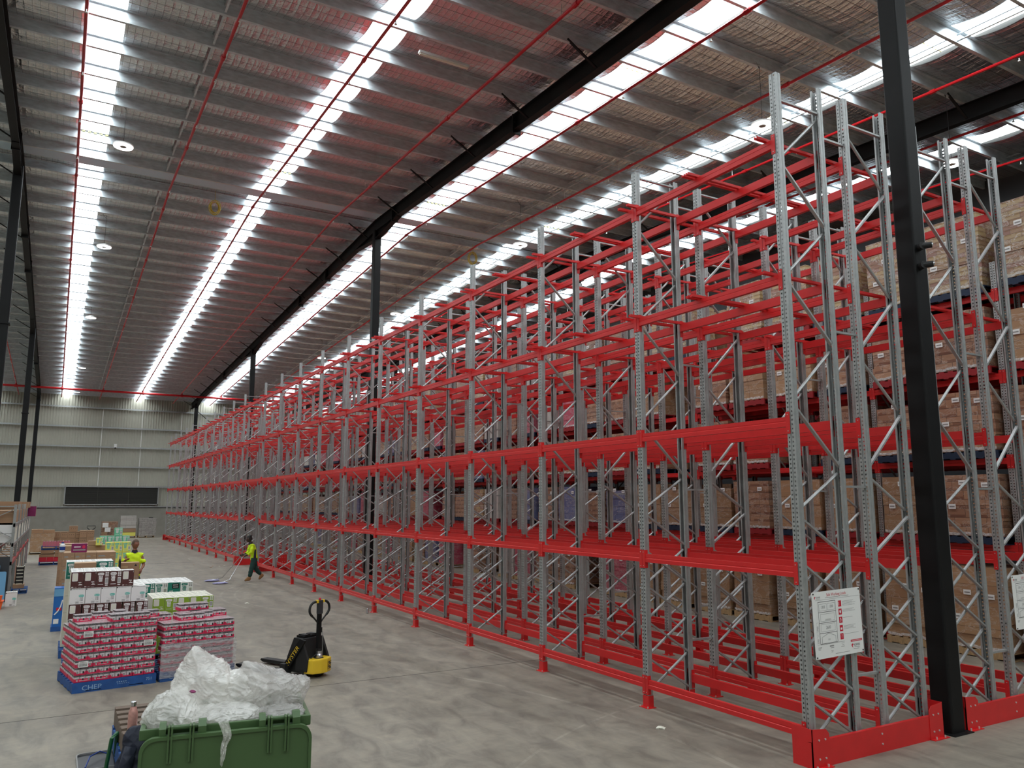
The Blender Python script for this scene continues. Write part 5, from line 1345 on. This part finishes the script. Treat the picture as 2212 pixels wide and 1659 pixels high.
def head_bm(bm, T, female=False):
    """skull, jaw, nose and ears; faces local -Y"""
    r = bmesh.ops.create_uvsphere(bm, u_segments=28, v_segments=20, radius=1)
    for v in r['verts']:
        x, y, z = v.co
        sx = .074*(1 - .22*max(0, -z)); sy = .094*(1-.10*max(0, -z)); sz = .118
        if y < 0 and z < -.2: y *= 1.0
        p = Vector((x*sx, y*sy, z*sz))
        if y < -.5 and abs(x) < .28 and -.35 < z < .12: p.y -= .026*(1-abs(x)/.28)*(1-abs(z+.14)/.27)     # nose
        if y < -.3 and .12 < z < .36: p.y -= .006                                                     # brow
        if y < -.5 and .0 < z < .14 and .2 < abs(x) < .6: p.y += .010                                 # eye hollows
        if y < -.4 and -.62 < z < -.42 and abs(x) < .35: p.y -= .007                                  # lips
        if y < -.2 and z < -.8: p.y -= .010                                                           # chin
        v.co = T @ p
    for s_ in (-1, 1):
        r = bmesh.ops.create_uvsphere(bm, u_segments=10, v_segments=8, radius=1)
        for v in r['verts']: v.co = T @ Vector((s_*.074+v.co.x*.012, .008+v.co.y*.022, -.005+v.co.z*.032))
def finish_body(name, bm, vox, mat_name, parent, smooth=True):
    me = bpy.data.meshes.new(name); bm.to_mesh(me); bm.free()
    o = bpy.data.objects.new(name, me); COL.objects.link(o)
    m_ = o.modifiers.new('r', 'REMESH'); m_.mode = 'VOXEL'; m_.voxel_size = vox
    m2 = o.modifiers.new('s', 'SMOOTH'); m2.iterations = 3; m2.factor = .5
    dg = bpy.context.evaluated_depsgraph_get(); dg.update()
    me2 = bpy.data.meshes.new_from_object(o.evaluated_get(dg)); bpy.data.objects.remove(o); bpy.data.meshes.remove(me)
    me2.materials.clear(); me2.materials.append(M[mat_name])
    me2.polygons.foreach_set('material_index', [0]*len(me2.polygons)); me2.polygons.foreach_set('use_smooth', [True]*len(me2.polygons))
    return link(name, me2, parent)
def hand_chains(vs, es, rs, wrist_i, wr, d, side, curl, sc=1.0):
    """palm, four fingers of unequal length and a thumb; d = direction of the hand, side = across the palm (towards the thumb)"""
    wr, d, side = Vector(wr), Vector(d).normalized(), Vector(side).normalized(); nrm = d.cross(side).normalized()*curl
    palm = wr+d*.05*sc; pi = chain([(*palm, .026, .036)], vs, es, rs, wrist_i)
    for i, ln in enumerate((.066, .074, .070, .055)):
        off = side*(.030-.020*i)*sc; a = palm+d*.035*sc+off; b_ = a+(d*.8+nrm*.5).normalized()*ln*.5*sc; c = b_+(d*.35+nrm*.9).normalized()*ln*.5*sc
        chain([(*a, .0095), (*b_, .0085), (*c, .007)], vs, es, rs, pi)
    a = wr+d*.03*sc+side*.034*sc; b_ = a+(d*.6+side*.6+nrm*.3).normalized()*.034*sc; c = b_+(d*.8+nrm*.5).normalized()*.028*sc
    chain([(*a, .012), (*b_, .010), (*c, .009)], vs, es, rs, wrist_i)
def person(label, loc, J, skinmat, shirt_mat, trou_mat, hairmat, headT, longsleeve, hairstyle, group=None):
    r = thing('person', label, 'person', loc)
    # body
    vs, es, rs = [], [], []
    p = J['pelvis']; root = chain([(*p, .13, .10)], vs, es, rs)
    top = chain([(*J['waist'], .105, .08), (*J['chest'], .115, .08), (*J['upper'], .09, .06), (*J['neck'], .052)], vs, es, rs, root)
    upper_i = top-1; chain([(*J['head'], .05)], vs, es, rs, top)
    for s_ in ('l', 'r'):
        h, k, a, t_ = J['hip'+s_], J['knee'+s_], J['ankle'+s_], J['toe'+s_]
        chain([(*h, .088), (*(Vector(h)*.5+Vector(k)*.5), .074), (*k, .055), (*(Vector(k)*.6+Vector(a)*.4), .054), (*a, .038), (*(Vector(a)*.4+Vector(t_)*.6), .036), (*t_, .026)], vs, es, rs, root)
        sh, e, w_ = J['sh'+s_], J['el'+s_], J['wr'+s_]
        wi = chain([(*(Vector(sh)+Vector((0, 0, -.015))), .048), (*(Vector(sh)*.5+Vector(e)*.5), .044), (*e, .040), (*(Vector(e)*.6+Vector(w_)*.4), .038), (*w_, .026)], vs, es, rs, upper_i)
        hand_chains(vs, es, rs, wi, w_, J['hd'+s_], J['hs'+s_], J['hc'+s_])
    sk = skin_eval(vs, es, rs, root, 2)
    bm = bmesh.new(); bm.from_mesh(sk); bpy.data.meshes.remove(sk); T = headT
    head_bm(bm, T); finish_body('body', bm, .0075, skinmat, r)
    # eyes
    mb = MB()
    for s_ in (-1, 1):
        c = T @ Vector((s_*.030, -.083, .008)); mb.lathe([(0, -.008), (.008, -.004), (.008, .004), (0, .008)], 'eye_dark', 8, c)
    c0 = T @ Vector((-.022, -.094, -.060)); c1 = T @ Vector((.022, -.094, -.060)); mb.tube([c0, (c0+c1)/2+Vector((0, 0, -.002)), c1], .004, 'eye_dark', 6)
    obj('eyes_and_mouth', mb, r)
    # hair
    bm = bmesh.new(); q = bmesh.ops.create_uvsphere(bm, u_segments=24, v_segments=18, radius=1)
    dl = []
    for v in q['verts']:
        x, y, z = v.co
        bump_ = .004*math.sin(x*17+z*9)*math.cos(y*13)
        if (y < -.35 and z < .55) or (z < -.45) or (hairstyle == 'short' and y < .25 and z < .0): dl.append(v); continue
        kx = 1.08 if hairstyle == 'short' else 1.16
        v.co = T @ Vector((x*(.076*kx+bump_), y*(.097*kx*.99+bump_)+.004, z*(.121*(1.03 if hairstyle == 'short' else 1.06)+bump_)+.004))
    bmesh.ops.delete(bm, geom=dl, context='VERTS')
    if hairstyle == 'bun':
        q = bmesh.ops.create_uvsphere(bm, u_segments=14, v_segments=10, radius=1)
        for v in q['verts']: v.co = T @ Vector((v.co.x*.075, .055+v.co.y*.065, .095+v.co.z*.055))
    me = bpy.data.meshes.new('hair'); bm.to_mesh(me); bm.free(); me.materials.append(M[hairmat]); link('hair', me, r)
    # shirt: lofted torso and sleeves, merged into one surface
    def loft(rings):
        bmv = []
        for (c, rx, ry, ax) in rings:
            c = Vector(c); ax = Vector(ax).normalized(); u_ = Vector((0, 1, 0)) if abs(ax.y) < .8 else Vector((1, 0, 0))
            if abs(ax.z) > .7: X_ = Vector(J.get('across', (1, 0, 0)))
            else: X_ = u_.cross(ax)
            X_ = (X_-ax*X_.dot(ax)).normalized(); Y_ = ax.cross(X_)
            bmv.append([bm.verts.new(c+X_*rx*math.cos(2*PI*j/16)+Y_*ry*math.sin(2*PI*j/16)) for j in range(16)])
        for i in range(len(bmv)-1):
            for j in range(16): bm.faces.new((bmv[i][j], bmv[i][(j+1) % 16], bmv[i+1][(j+1) % 16], bmv[i+1][j]))
        bm.faces.new(bmv[0][::-1]); bm.faces.new(bmv[-1])
    bm = bmesh.new(); up_ = (0, 0, 1); P_, W_2, C_, U_, N_ = [Vector(J[k]) for k in ('pelvis', 'waist', 'chest', 'upper', 'neck')]
    k_ = J.get('broad', 1.0)
    loft([(P_-Vector((0, 0, J.get('hem', .03))), .190*k_, .142*k_, up_), (P_+Vector((0, 0, .05)), .182*k_, .135*k_, up_), (W_2, .172*k_, .130*k_, up_), (C_, .196*k_, .142*k_, up_), (C_*.35+U_*.65, .200*k_, .130*k_, up_), (U_+Vector((0, 0, .03)), .165*k_, .104*k_, up_), (U_*.35+N_*.65, .088, .084, up_)])
    for s_ in ('l', 'r'):
        sh, e, w_ = Vector(J['sh'+s_]), Vector(J['el'+s_]), Vector(J['wr'+s_]); d1 = (e-sh).normalized(); inn = U_*.5+sh*.5
        if longsleeve: loft([(inn, .075, .075, sh-inn), (sh+Vector((0, 0, -.01)), .078, .078, (sh-inn).normalized()+d1), (sh*.5+e*.5, .073, .073, d1), (e, .068, .068, d1+(w_-e).normalized()), (e*.4+w_*.6, .056, .056, w_-e)])
        else: loft([(inn, .075, .075, sh-inn), (sh+Vector((0, 0, -.01)), .080, .080, (sh-inn).normalized()+d1), (sh*.5+e*.5, .074, .074, d1), (sh*.25+e*.75, .070, .070, d1)])
    bmesh.ops.recalc_face_normals(bm, faces=bm.faces)
    bmesh.ops.subdivide_edges(bm, edges=bm.edges, cuts=2, use_grid_fill=True)
    for v in bm.verts: v.co += Vector((0, 1, 0))*.006*math.sin(v.co.z*34+v.co.x*19)+Vector((1, 0, 0))*.005*math.sin(v.co.z*27+v.co.y*23)
    sh_o = finish_body('shirt', bm, .010, shirt_mat, r)
    mb = MB(); n_ = Vector(J['neck']); mb.tube([n_+Vector((0, 0, -.05)), n_+Vector((0, -.004, .0)), n_+Vector((0, -.006, .03))], [.084, .066, .060], 'collar', 14, caps=False); obj('collar', mb, r)
    # trousers
    vs, es, rs = [], [], []
    root = chain([(*J['pelvis'], .150, .118)], vs, es, rs); chain([(*(Vector(J['pelvis'])+Vector((0, 0, .10))), .142, .11)], vs, es, rs, root)
    for s_ in ('l', 'r'):
        h, k, a = Vector(J['hip'+s_]), Vector(J['knee'+s_]), Vector(J['ankle'+s_])
        chain([(*h, .118), (*(h*.5+k*.5), .108), (*k, .092), (*(k*.5+a*.5), .084), (*(k*.12+a*.88), .070)], vs, es, rs, root)
    sk = skin_eval(vs, es, rs, root, 2); bm = bmesh.new(); bm.from_mesh(sk); bpy.data.meshes.remove(sk)
    for v in bm.verts: v.co += v.normal*.005*math.sin(v.co.z*45+v.co.y*17)
    finish_body('trousers', bm, .012, trou_mat, r)
    for s_ in ('l', 'r'):
        a, t_ = Vector(J['ankle'+s_]), Vector(J['toe'+s_]); d = (t_-a); back = a-Vector((d.x, d.y, 0)).normalized()*.045
        vs, es, rs = [], [], []
        k = chain([(*(a+Vector((0, 0, .09))), .060)], vs, es, rs); k = chain([(*(a+Vector((0, 0, .02))), .058)], vs, es, rs, k)
        low = Vector((0, 0, -.045)); chain([(*(back+low), .050)], vs, es, rs, k); chain([(*(a*.45+t_*.55+Vector((0, 0, .005))), .058, .050), (*t_, .050, .042)], vs, es, rs, k)
        sk = skin_eval(vs, es, rs, 0, 2); bm = bmesh.new(); bm.from_mesh(sk); bpy.data.meshes.remove(sk)
        finish_body('boot', bm, .009, 'boot', r)
    return r
# man at the cartons: faces the viewer, head turned to his left, one hand on the carton
J = dict(pelvis=(0, 0, .97), waist=(0, 0, 1.12), chest=(.0, .0, 1.32), upper=(.0, 0, 1.46), neck=(.0, -.005, 1.56), head=(.01, -.01, 1.66),
         hipl=(-.09, 0, .93), kneel=(-.11, -.02, .52), anklel=(-.12, .02, .10), toel=(-.14, -.13, .045),
         hipr=(.09, 0, .93), kneer=(.11, -.02, .52), ankler=(.12, .02, .10), toer=(.14, -.13, .045),
         shl=(-.165, 0, 1.45), ell=(-.24, -.04, 1.22), wrl=(-.20, -.22, 1.375), hdl=(.25, -.9, -.12), hsl=(.9, .25, 0), hcl=1,
         shr=(.165, 0, 1.45), elr=(.225, -.04, 1.20), wrr=(.16, -.25, 1.12), hdr=(-.35, -.6, -.75), hsr=(-.8, -.2, .5), hcr=1)
J['ell'] = (-.25, -.03, 1.24); J['broad'] = .86
HT = Matrix.Translation((.005, -.02, 1.725)) @ Matrix.Rotation(math.radians(38), 4, 'Z') @ Matrix.Rotation(math.radians(14), 4, 'X')
person('man in yellow high-visibility shirt standing with a hand on a brown carton', (1.84, 22.34, 0), J, 'skin_tan', 'hivis', 'trouser', 'hair_brown', HT, False, 'short')
# walking worker: heads to the left, pushing two mops
def w(x, y, z): return (-x, y, z)       # x forward = world -X
J = dict(pelvis=w(0, 0, .84), waist=w(.03, 0, .98), chest=w(.07, 0, 1.14), upper=w(.10, 0, 1.25), neck=w(.14, 0, 1.34), head=w(.17, 0, 1.42),
         hipl=w(0, .085, .80), kneel=w(-.08, .10, .45), anklel=w(-.32, .10, .17), toel=w(-.22, .10, .045),
         hipr=w(0, -.085, .80), kneer=w(.09, -.10, .46), ankler=w(.16, -.10, .10), toer=w(.32, -.10, .045),
         shl=w(.11, .18, 1.26), ell=w(.16, .22, 1.03), wrl=w(.34, .12, .93), hdl=w(.9, -.1, -.15), hsl=w(0.1, -.5, .8), hcl=1,
         shr=w(.11, -.18, 1.26), elr=w(.14, -.22, 1.03), wrr=w(.33, -.12, .90), hdr=w(.9, .1, -.15), hsr=w(.1, .5, .8), hcr=-1)
HT = Matrix.Translation(w(.20, 0, 1.475)) @ Matrix.Rotation(math.radians(-90), 4, 'Z') @ Matrix.Rotation(math.radians(16), 4, 'X')
J['across'] = (0, 1, 0); J['broad'] = .92; J['hem'] = .10
wk = person('worker in yellow high-visibility top and green trousers walking behind two mops', (6.30, 29.3, 0), J, 'skin_dark', 'hivis', 'trouser', 'hair_dark', HT, True, 'bun')
mb = MB(); mb.prism([(-.06, .80), (.035, .80), (.02, 1.12), (-.035, 1.12)], 'y', -.172, -.152, 'collar'); obj('black_side_panel', mb, wk)
def mop(hx, hy, hz, mx_, my_, label, seed):
    r = thing('mop', label, 'mop', (mx_, my_, 0), 0, 'mops pushed by the worker'); h = Vector((hx-mx_, hy-my_, hz))
    mb = MB(); d = (Vector((0, 0, .10))-h); pts = [h-d.normalized()*.0+Vector((.12, 0, .03)), h, Vector((.32, .0 + (hy-my_)*.25, .13)), Vector((.12, 0, .07)), Vector((0, 0, .06))]
    mb.tube(pts, .014, 'steel_shiny', 8); obj('handle', mb, r)
    mb = MB(); mb.tube([h+Vector((.13, 0, .03)), h+Vector((-.02, 0, -.005))], .019, 'orange' if seed == 1 else 'grey', 8); obj('grip', mb, r)
    bm = bmesh.new(); bmesh.ops.create_icosphere(bm, subdivisions=4, radius=1)
    for v in bm.verts:
        n_ = noise.noise(v.co*3+Vector((seed*5, 0, 0))); f = 1+.18*n_+.06*noise.noise(v.co*14)
        v.co = Vector((v.co.x*.25*f, v.co.y*.11*f, max(-.9, v.co.z)*.035*f+.035))
    me = bpy.data.meshes.new('mop_head'); bm.to_mesh(me); bm.free(); me.materials.append(M['mop']); link('mop_head', me, r)
mop(5.90, 29.18, .885, 5.12, 28.9, 'nearer lavender mop pushed along the floor by the worker', 1)
mop(5.89, 29.42, .915, 5.02, 29.95, 'further lavender mop pushed along the floor by the worker', 2)
q = random.Random(4)
for i in range(9):
    bm = bmesh.new(); bmesh.ops.create_icosphere(bm, subdivisions=2, radius=.03+.03*q.random())
    for v in bm.verts: v.co *= 1+.5*noise.noise(v.co*30+Vector((i, 0, 0))); v.co.z = abs(v.co.z)*.4
    me = bpy.data.meshes.new('debris'); bm.to_mesh(me); bm.free(); me.materials.append(M['box_cream' if i % 3 else 'card'])
    o = link('floor_scrap', me, None, [(6.2, 37.0, 0), (6.45, 36.8, 0), (6.7, 37.1, 0), (5.6, 38.2, 0), (6.9, 36.5, 0), (5.9, 42, 0), (6.0, 36.2, 0), (4.83, 23.1, 0), (6.75, 7.95, 0)][i])
    tag(o, 'small crumpled scrap on the floor, ' + ['by the tunnel guard, left', 'by the tunnel guard, middle', 'by the tunnel guard, right', 'left of the tunnel guard', 'at the guard foot', 'far along the aisle', 'ahead of the worker', 'in the middle of the aisle', 'by the nearest aisle rack foot'][i], 'scrap', 'floor scraps')

# ------------------------------------------------------------------ green waste bin full of clear film
r = thing('wheelie_bin', 'large green plastic waste bin overflowing with clear film', 'bin', (.63, 6.31, 0), math.radians(-9.3))
W_, D_, H_ = 1.175, .78, 1.20
mb = MB()
def ring(x0, x1, y0, y1, z): return [(x0, y0, z), (x1, y0, z), (x1, y1, z), (x0, y1, z)]
prof = [ring(.10, W_-.10, .10, D_-.08, .16), ring(.04, W_-.04, .03, D_-.03, 1.08), ring(.04, W_-.04, .03, D_-.03, 1.12), ring(0, W_, 0, D_, 1.13), ring(0, W_, 0, D_, H_), ring(.035, W_-.035, .035, D_-.035, H_), ring(.06, W_-.06, .05, D_-.05, 1.08), ring(.12, W_-.12, .12, D_-.10, .19)]
vs = [v for rg in prof for v in rg]
fs = [(i*4+j, i*4+(j+1) % 4, (i+1)*4+(j+1) % 4, (i+1)*4+j) for i in range(len(prof)-1) for j in range(4)] + [(3, 2, 1, 0), (28, 29, 30, 31)]
mb.add(vs, fs, 'bin_green'); sm(r, 'bin_body', mb, .008)
# lid hanging down over the hinge side
def lid_poly(m_): 
    return [(x, z) for x, z in [(a+(.01+1.175)/2, b_+(1.165+.28)/2) for a, b_ in rrect(1.175-.01-2*m_, 1.165-.28-2*m_, .10-m_*.6, 8)]]
mb = MB(); mb.prism(lid_poly(0), 'y', -.085, -.05, 'bin_green'); o = sm(r, 'hanging_lid', mb, .004)
mb = MB(); a_, b2 = lid_poly(0), lid_poly(.022); n = len(a_)
vs = [(p[0], -.098, p[1]) for p in a_] + [(p[0], -.098, p[1]) for p in b2] + [(p[0], -.085, p[1]) for p in b2] + [(p[0], -.08, p[1]) for p in a_]
fs = [(i, (i+1) % n, n+(i+1) % n, n+i) for i in range(n)] + [(n+i, n+(i+1) % n, 2*n+(i+1) % n, 2*n+i) for i in range(n)] + [(3*n+i, 3*n+(i+1) % n, (i+1) % n, i) for i in range(n)]
mb.add(vs, fs, 'bin_green'); obj('raised_border', mb, o)
for (x0, x1) in ((.13, .44), (.80, 1.09)):
    h = MB()
    for (a, b_) in ((x0, x0+.045), (x1-.055, x1)): h.prism([(-.07, 1.14), (-.02, 1.14), (0.02, 1.20), (.02, 1.245), (-.03, 1.245), (-.07, 1.21)], 'x', a, b_, 'bin_green')
    h.tube([(x0+.02, -.025, 1.205), (x1-.02, -.025, 1.205)], .017, 'bin_green', 12); h.tube([(x0+.02, -.045, 1.165), (x1-.02, -.045, 1.165)], .008, 'bin_green_dark', 8)
    for x in (x0+.065, x0+.085, x1-.105, x1-.085): h.box(x-.006, x+.006, -.105, -.02, .99, 1.23, 'bin_green')
    obj('hinge', h, r)
for x in (.18, W_-.18):
    for y in (.16, D_-.16):
        h = MB(); h.tube([(x, y-.025, .08), (x, y+.025, .08)], .08, 'ink', 16); h.box(x-.04, x+.04, y-.04, y+.04, .08, .17, 'ink_grey'); obj('wheel', h, r)
def crumple(label, c, rad, seed, mt, peak=None, lift=0.0, lv=6, amp=1.0):
    bm = bmesh.new(); bmesh.ops.create_icosphere(bm, subdivisions=lv, radius=1); S = Vector((seed*7.3, seed*3.1, seed*1.7))
    for v in bm.verts:
        p = v.co.copy(); n1 = noise.noise(p*1.3+S); n2 = noise.noise(p*2.6+S*2)
        fo = 0
        for k, (fr, am) in enumerate(((5.0, .075), (9.0, .040), (17.0, .016))):      # long sharp folds running in drifting directions
            th = 2.6*noise.noise(p*.9+S*(k+1))+k*1.1+seed; ph = 1.6*noise.noise(p*1.1+S*(k+4))
            u = p.x*math.cos(th)*math.cos(ph)+p.y*math.sin(ph)+p.z*math.sin(th); fo += am*((1-abs(math.sin(u*fr+3.0*noise.noise(p*1.7+S*(k+2)))))**1.6)
        f = 1+amp*(.17*n1+.10*n2+fo-.05)
        q_ = Vector((p.x*rad[0]*f, p.y*rad[1]*f, p.z*rad[2]*f))
        if peak:
            dd = (p-Vector(peak).normalized()).length
            if dd < .8: q_ += Vector(peak)*rad[2]*.7*((.8-dd)/.8)**1.3
        v.co = q_
    me = bpy.data.meshes.new('film'); bm.to_mesh(me); bm.free(); me.materials.append(M[mt])
    me.polygons.foreach_set('use_smooth', [True]*len(me.polygons))
    o = link('crumpled_film', me, None, c); tag(o, label, 'plastic film', 'bundles of clear film in the green bin'); return o
crumple('white clear-film bundle at the left end of the green bin', (.89, 6.52, 1.23), (.215, .22, .175), 1, 'film_bag')
crumple('tallest pale film bundle in the middle of the green bin', (1.10, 6.68, 1.35), (.25, .26, .25), 2, 'film_bag', peak=(-.15, -.1, .45))
crumple('smooth rounded pale film bundle right of the tallest one', (1.37, 6.62, 1.31), (.22, .22, .185), 3, 'film_bag', amp=.7)
crumple('greyish clear film bundle at the right of the green bin', (1.58, 6.55, 1.31), (.22, .25, .175), 4, 'film_grey', peak=(-.6, 0, .8))
crumple('low clear film spilling over the front of the green bin', (1.20, 6.38, 1.19), (.28, .14, .11), 5, 'film_bag')
crumple('low clear film at the right rim of the green bin', (1.60, 6.30, 1.18), (.20, .12, .085), 6, 'film_grey')
crumple('wispy clear film behind the grey bundle in the bin', (1.72, 6.50, 1.30), (.14, .16, .13), 7, 'film_grey', peak=(.5, 0, .3))
# a tail of film hanging over the lid
bm = bmesh.new(); n = 26; rows_ = []
for i in range(n+1):
    t_ = i/n; wd = .055*(1-t_)**.7+.006; cx_ = 1.155+.02*math.sin(t_*5)+.02*t_; z = 1.24-.30*t_; y = 6.10-.012*math.sin(t_*9)
    rows_.append([bm.verts.new((cx_+wd*(j/6-.5)*2*.6, y+.018*math.sin(j*2.1+t_*14), z+.006*math.sin(j*3))) for j in range(7)])
for i in range(n):
    for j in range(6): bm.faces.new((rows_[i][j], rows_[i][j+1], rows_[i+1][j+1], rows_[i+1][j]))
me = bpy.data.meshes.new('tail'); bm.to_mesh(me); bm.free(); me.materials.append(M['film_bag'])
o = link('film_tail', me, None); tag(o, 'twisted tail of clear film hanging over the bin lid', 'plastic film')
r = thing('purple_wrapper', 'small purple wrapper scrap caught in the film bundles', 'wrapper', (.985, 6.43, 1.40))
bm = bmesh.new(); bmesh.ops.create_icosphere(bm, subdivisions=3, radius=.022)
for v in bm.verts: v.co *= 1+.5*noise.noise(v.co*40); v.co.z *= .5
me = bpy.data.meshes.new('wrapper'); bm.to_mesh(me); bm.free(); me.materials.append(M['magenta']); link('wrapper_sheet', me, r)

# ------------------------------------------------------------------ pallet pile, jacket, bottle, mop bucket left of the bin
for i in range(6):
    o = pallet(.60+(.01 if i % 2 else 0), 7.12, i*.157, 0, 'oldwood' if i == 5 else 'blue', '%s pallet in the pile left of the green bin, %s from the bottom' % ('old wooden' if i == 5 else 'blue', ordn(i)), 'pallets piled beside the bin'); o.scale = (1, 1, 1.08)
r = thing('drink_bottle', 'rose pink flask with steel cap on the pallet pile by the bin', 'bottle', (.665, 7.2, .943))
mb = MB(); mb.lathe([(.030, 0), (.036, .006), (.036, .16), (.033, .185), (.024, .215), (.019, .225), (.019, .232)], 'rose', 28); obj('flask', mb, r, smooth=True)
mb = MB(); mb.lathe([(.021, .230), (.022, .232), (.022, .262), (.019, .265), (0, .265)], 'steel_shiny', 28); obj('cap', mb, r, smooth=False)
r = thing('paper_stack', 'white papers lying on the pallet pile beside the flask', 'paper', (.78, 7.25, .943)); mb = MB(); mb.box(0, .2, 0, .25, 0, .02, 'paper'); obj('sheets', mb, r)
# navy quilted jacket slumped over the pile corner
bm = bmesh.new(); bmesh.ops.create_icosphere(bm, subdivisions=5, radius=1)
for v in bm.verts:
    p = v.co.copy(); S = Vector((3, 1, 2)); n1 = noise.noise(p*1.8+S); th = math.atan2(p.y, p.x)
    quilt = abs(math.sin(th*6+p.z*2.0))**.35*.05 + abs(math.sin(p.z*7+n1*1.5))**.35*.05
    f = .92+.16*n1+quilt
    v.co = Vector((p.x*.165*f+.02*math.sin(p.z*5), p.y*.13*f, p.z*.26*f))
me = bpy.data.meshes.new('jacket'); bm.to_mesh(me); bm.free(); me.materials.append(M['navy_cloth']); me.polygons.foreach_set('use_smooth', [True]*len(me.polygons))
r = thing('quilted_jacket', 'dark navy quilted jacket slumped over the pallet pile by the bin', 'jacket', (.72, 7.0, .82)); link('jacket_body', me, r)
mb = MB(); mb.tube([(-.08, -.09, .12), (-.115, -.12, -.02), (-.10, -.13, -.14)], [.045, .05, .04], 'navy_cloth', 14); obj('sleeve', mb, r, smooth=True)
r = thing('mop_bucket', 'dark tub with pale rim and green handle frame by the pallet pile', 'bucket', (.48, 7.95, 0))
mb = MB(); mb.prism([(a*.9, b_*.9) for a, b_ in rrect(.30, .46, .05)], 'z', .12, .56, 'bucket_black'); sm(r, 'tub', mb, .01)
mb = MB(); o_ = rrect(.32, .50, .06, 5); i_ = rrect(.30, .48, .055, 5); n = len(o_)
mb.add([(p[0], p[1], .56) for p in o_]+[(p[0], p[1], .60) for p in o_]+[(p[0], p[1], .60) for p in i_]+[(p[0], p[1], .56) for p in i_], [(k*n+i, k*n+(i+1) % n, (k+1)*n+(i+1) % n, (k+1)*n+i) for k in range(3) for i in range(n)], 'ink_grey'); obj('rim', mb, r)
mb = MB(); flat(mb, i_, Matrix.Translation((0, 0, .585)), 'bucket_black'); obj('dark_liner', mb, r)
mb = MB(); mb.tube([(.0, -.32, .05), (.03, -.36, .5), (.07, -.40, .86), (.11, -.34, .88), (.13, -.10, .64)], .016, 'handle_green', 8)
mb.tube([(.10, -.32, .05), (.13, -.36, .45), (.15, -.38, .80)], .022, 'lime_plastic', 8); mb.tube([(.03, -.36, .45), (.08, -.37, .43), (.13, -.36, .47)], .016, 'handle_green', 8); obj('green_frame', mb, r)
mb = MB(); mb.tube([(-.10, -.2, .60), (-.06, .0, .63), (.02, .12, .63), (.1, .1, .60)], .006, 'blue_deep', 6); obj('blue_cord', mb, r)
for x in (-.1, .1):
    for y in (-.16, .16): mb = MB(); mb.tube([(x, y-.015, .06), (x, y+.015, .06)], .06, 'ink', 12); obj('castor', mb, r)
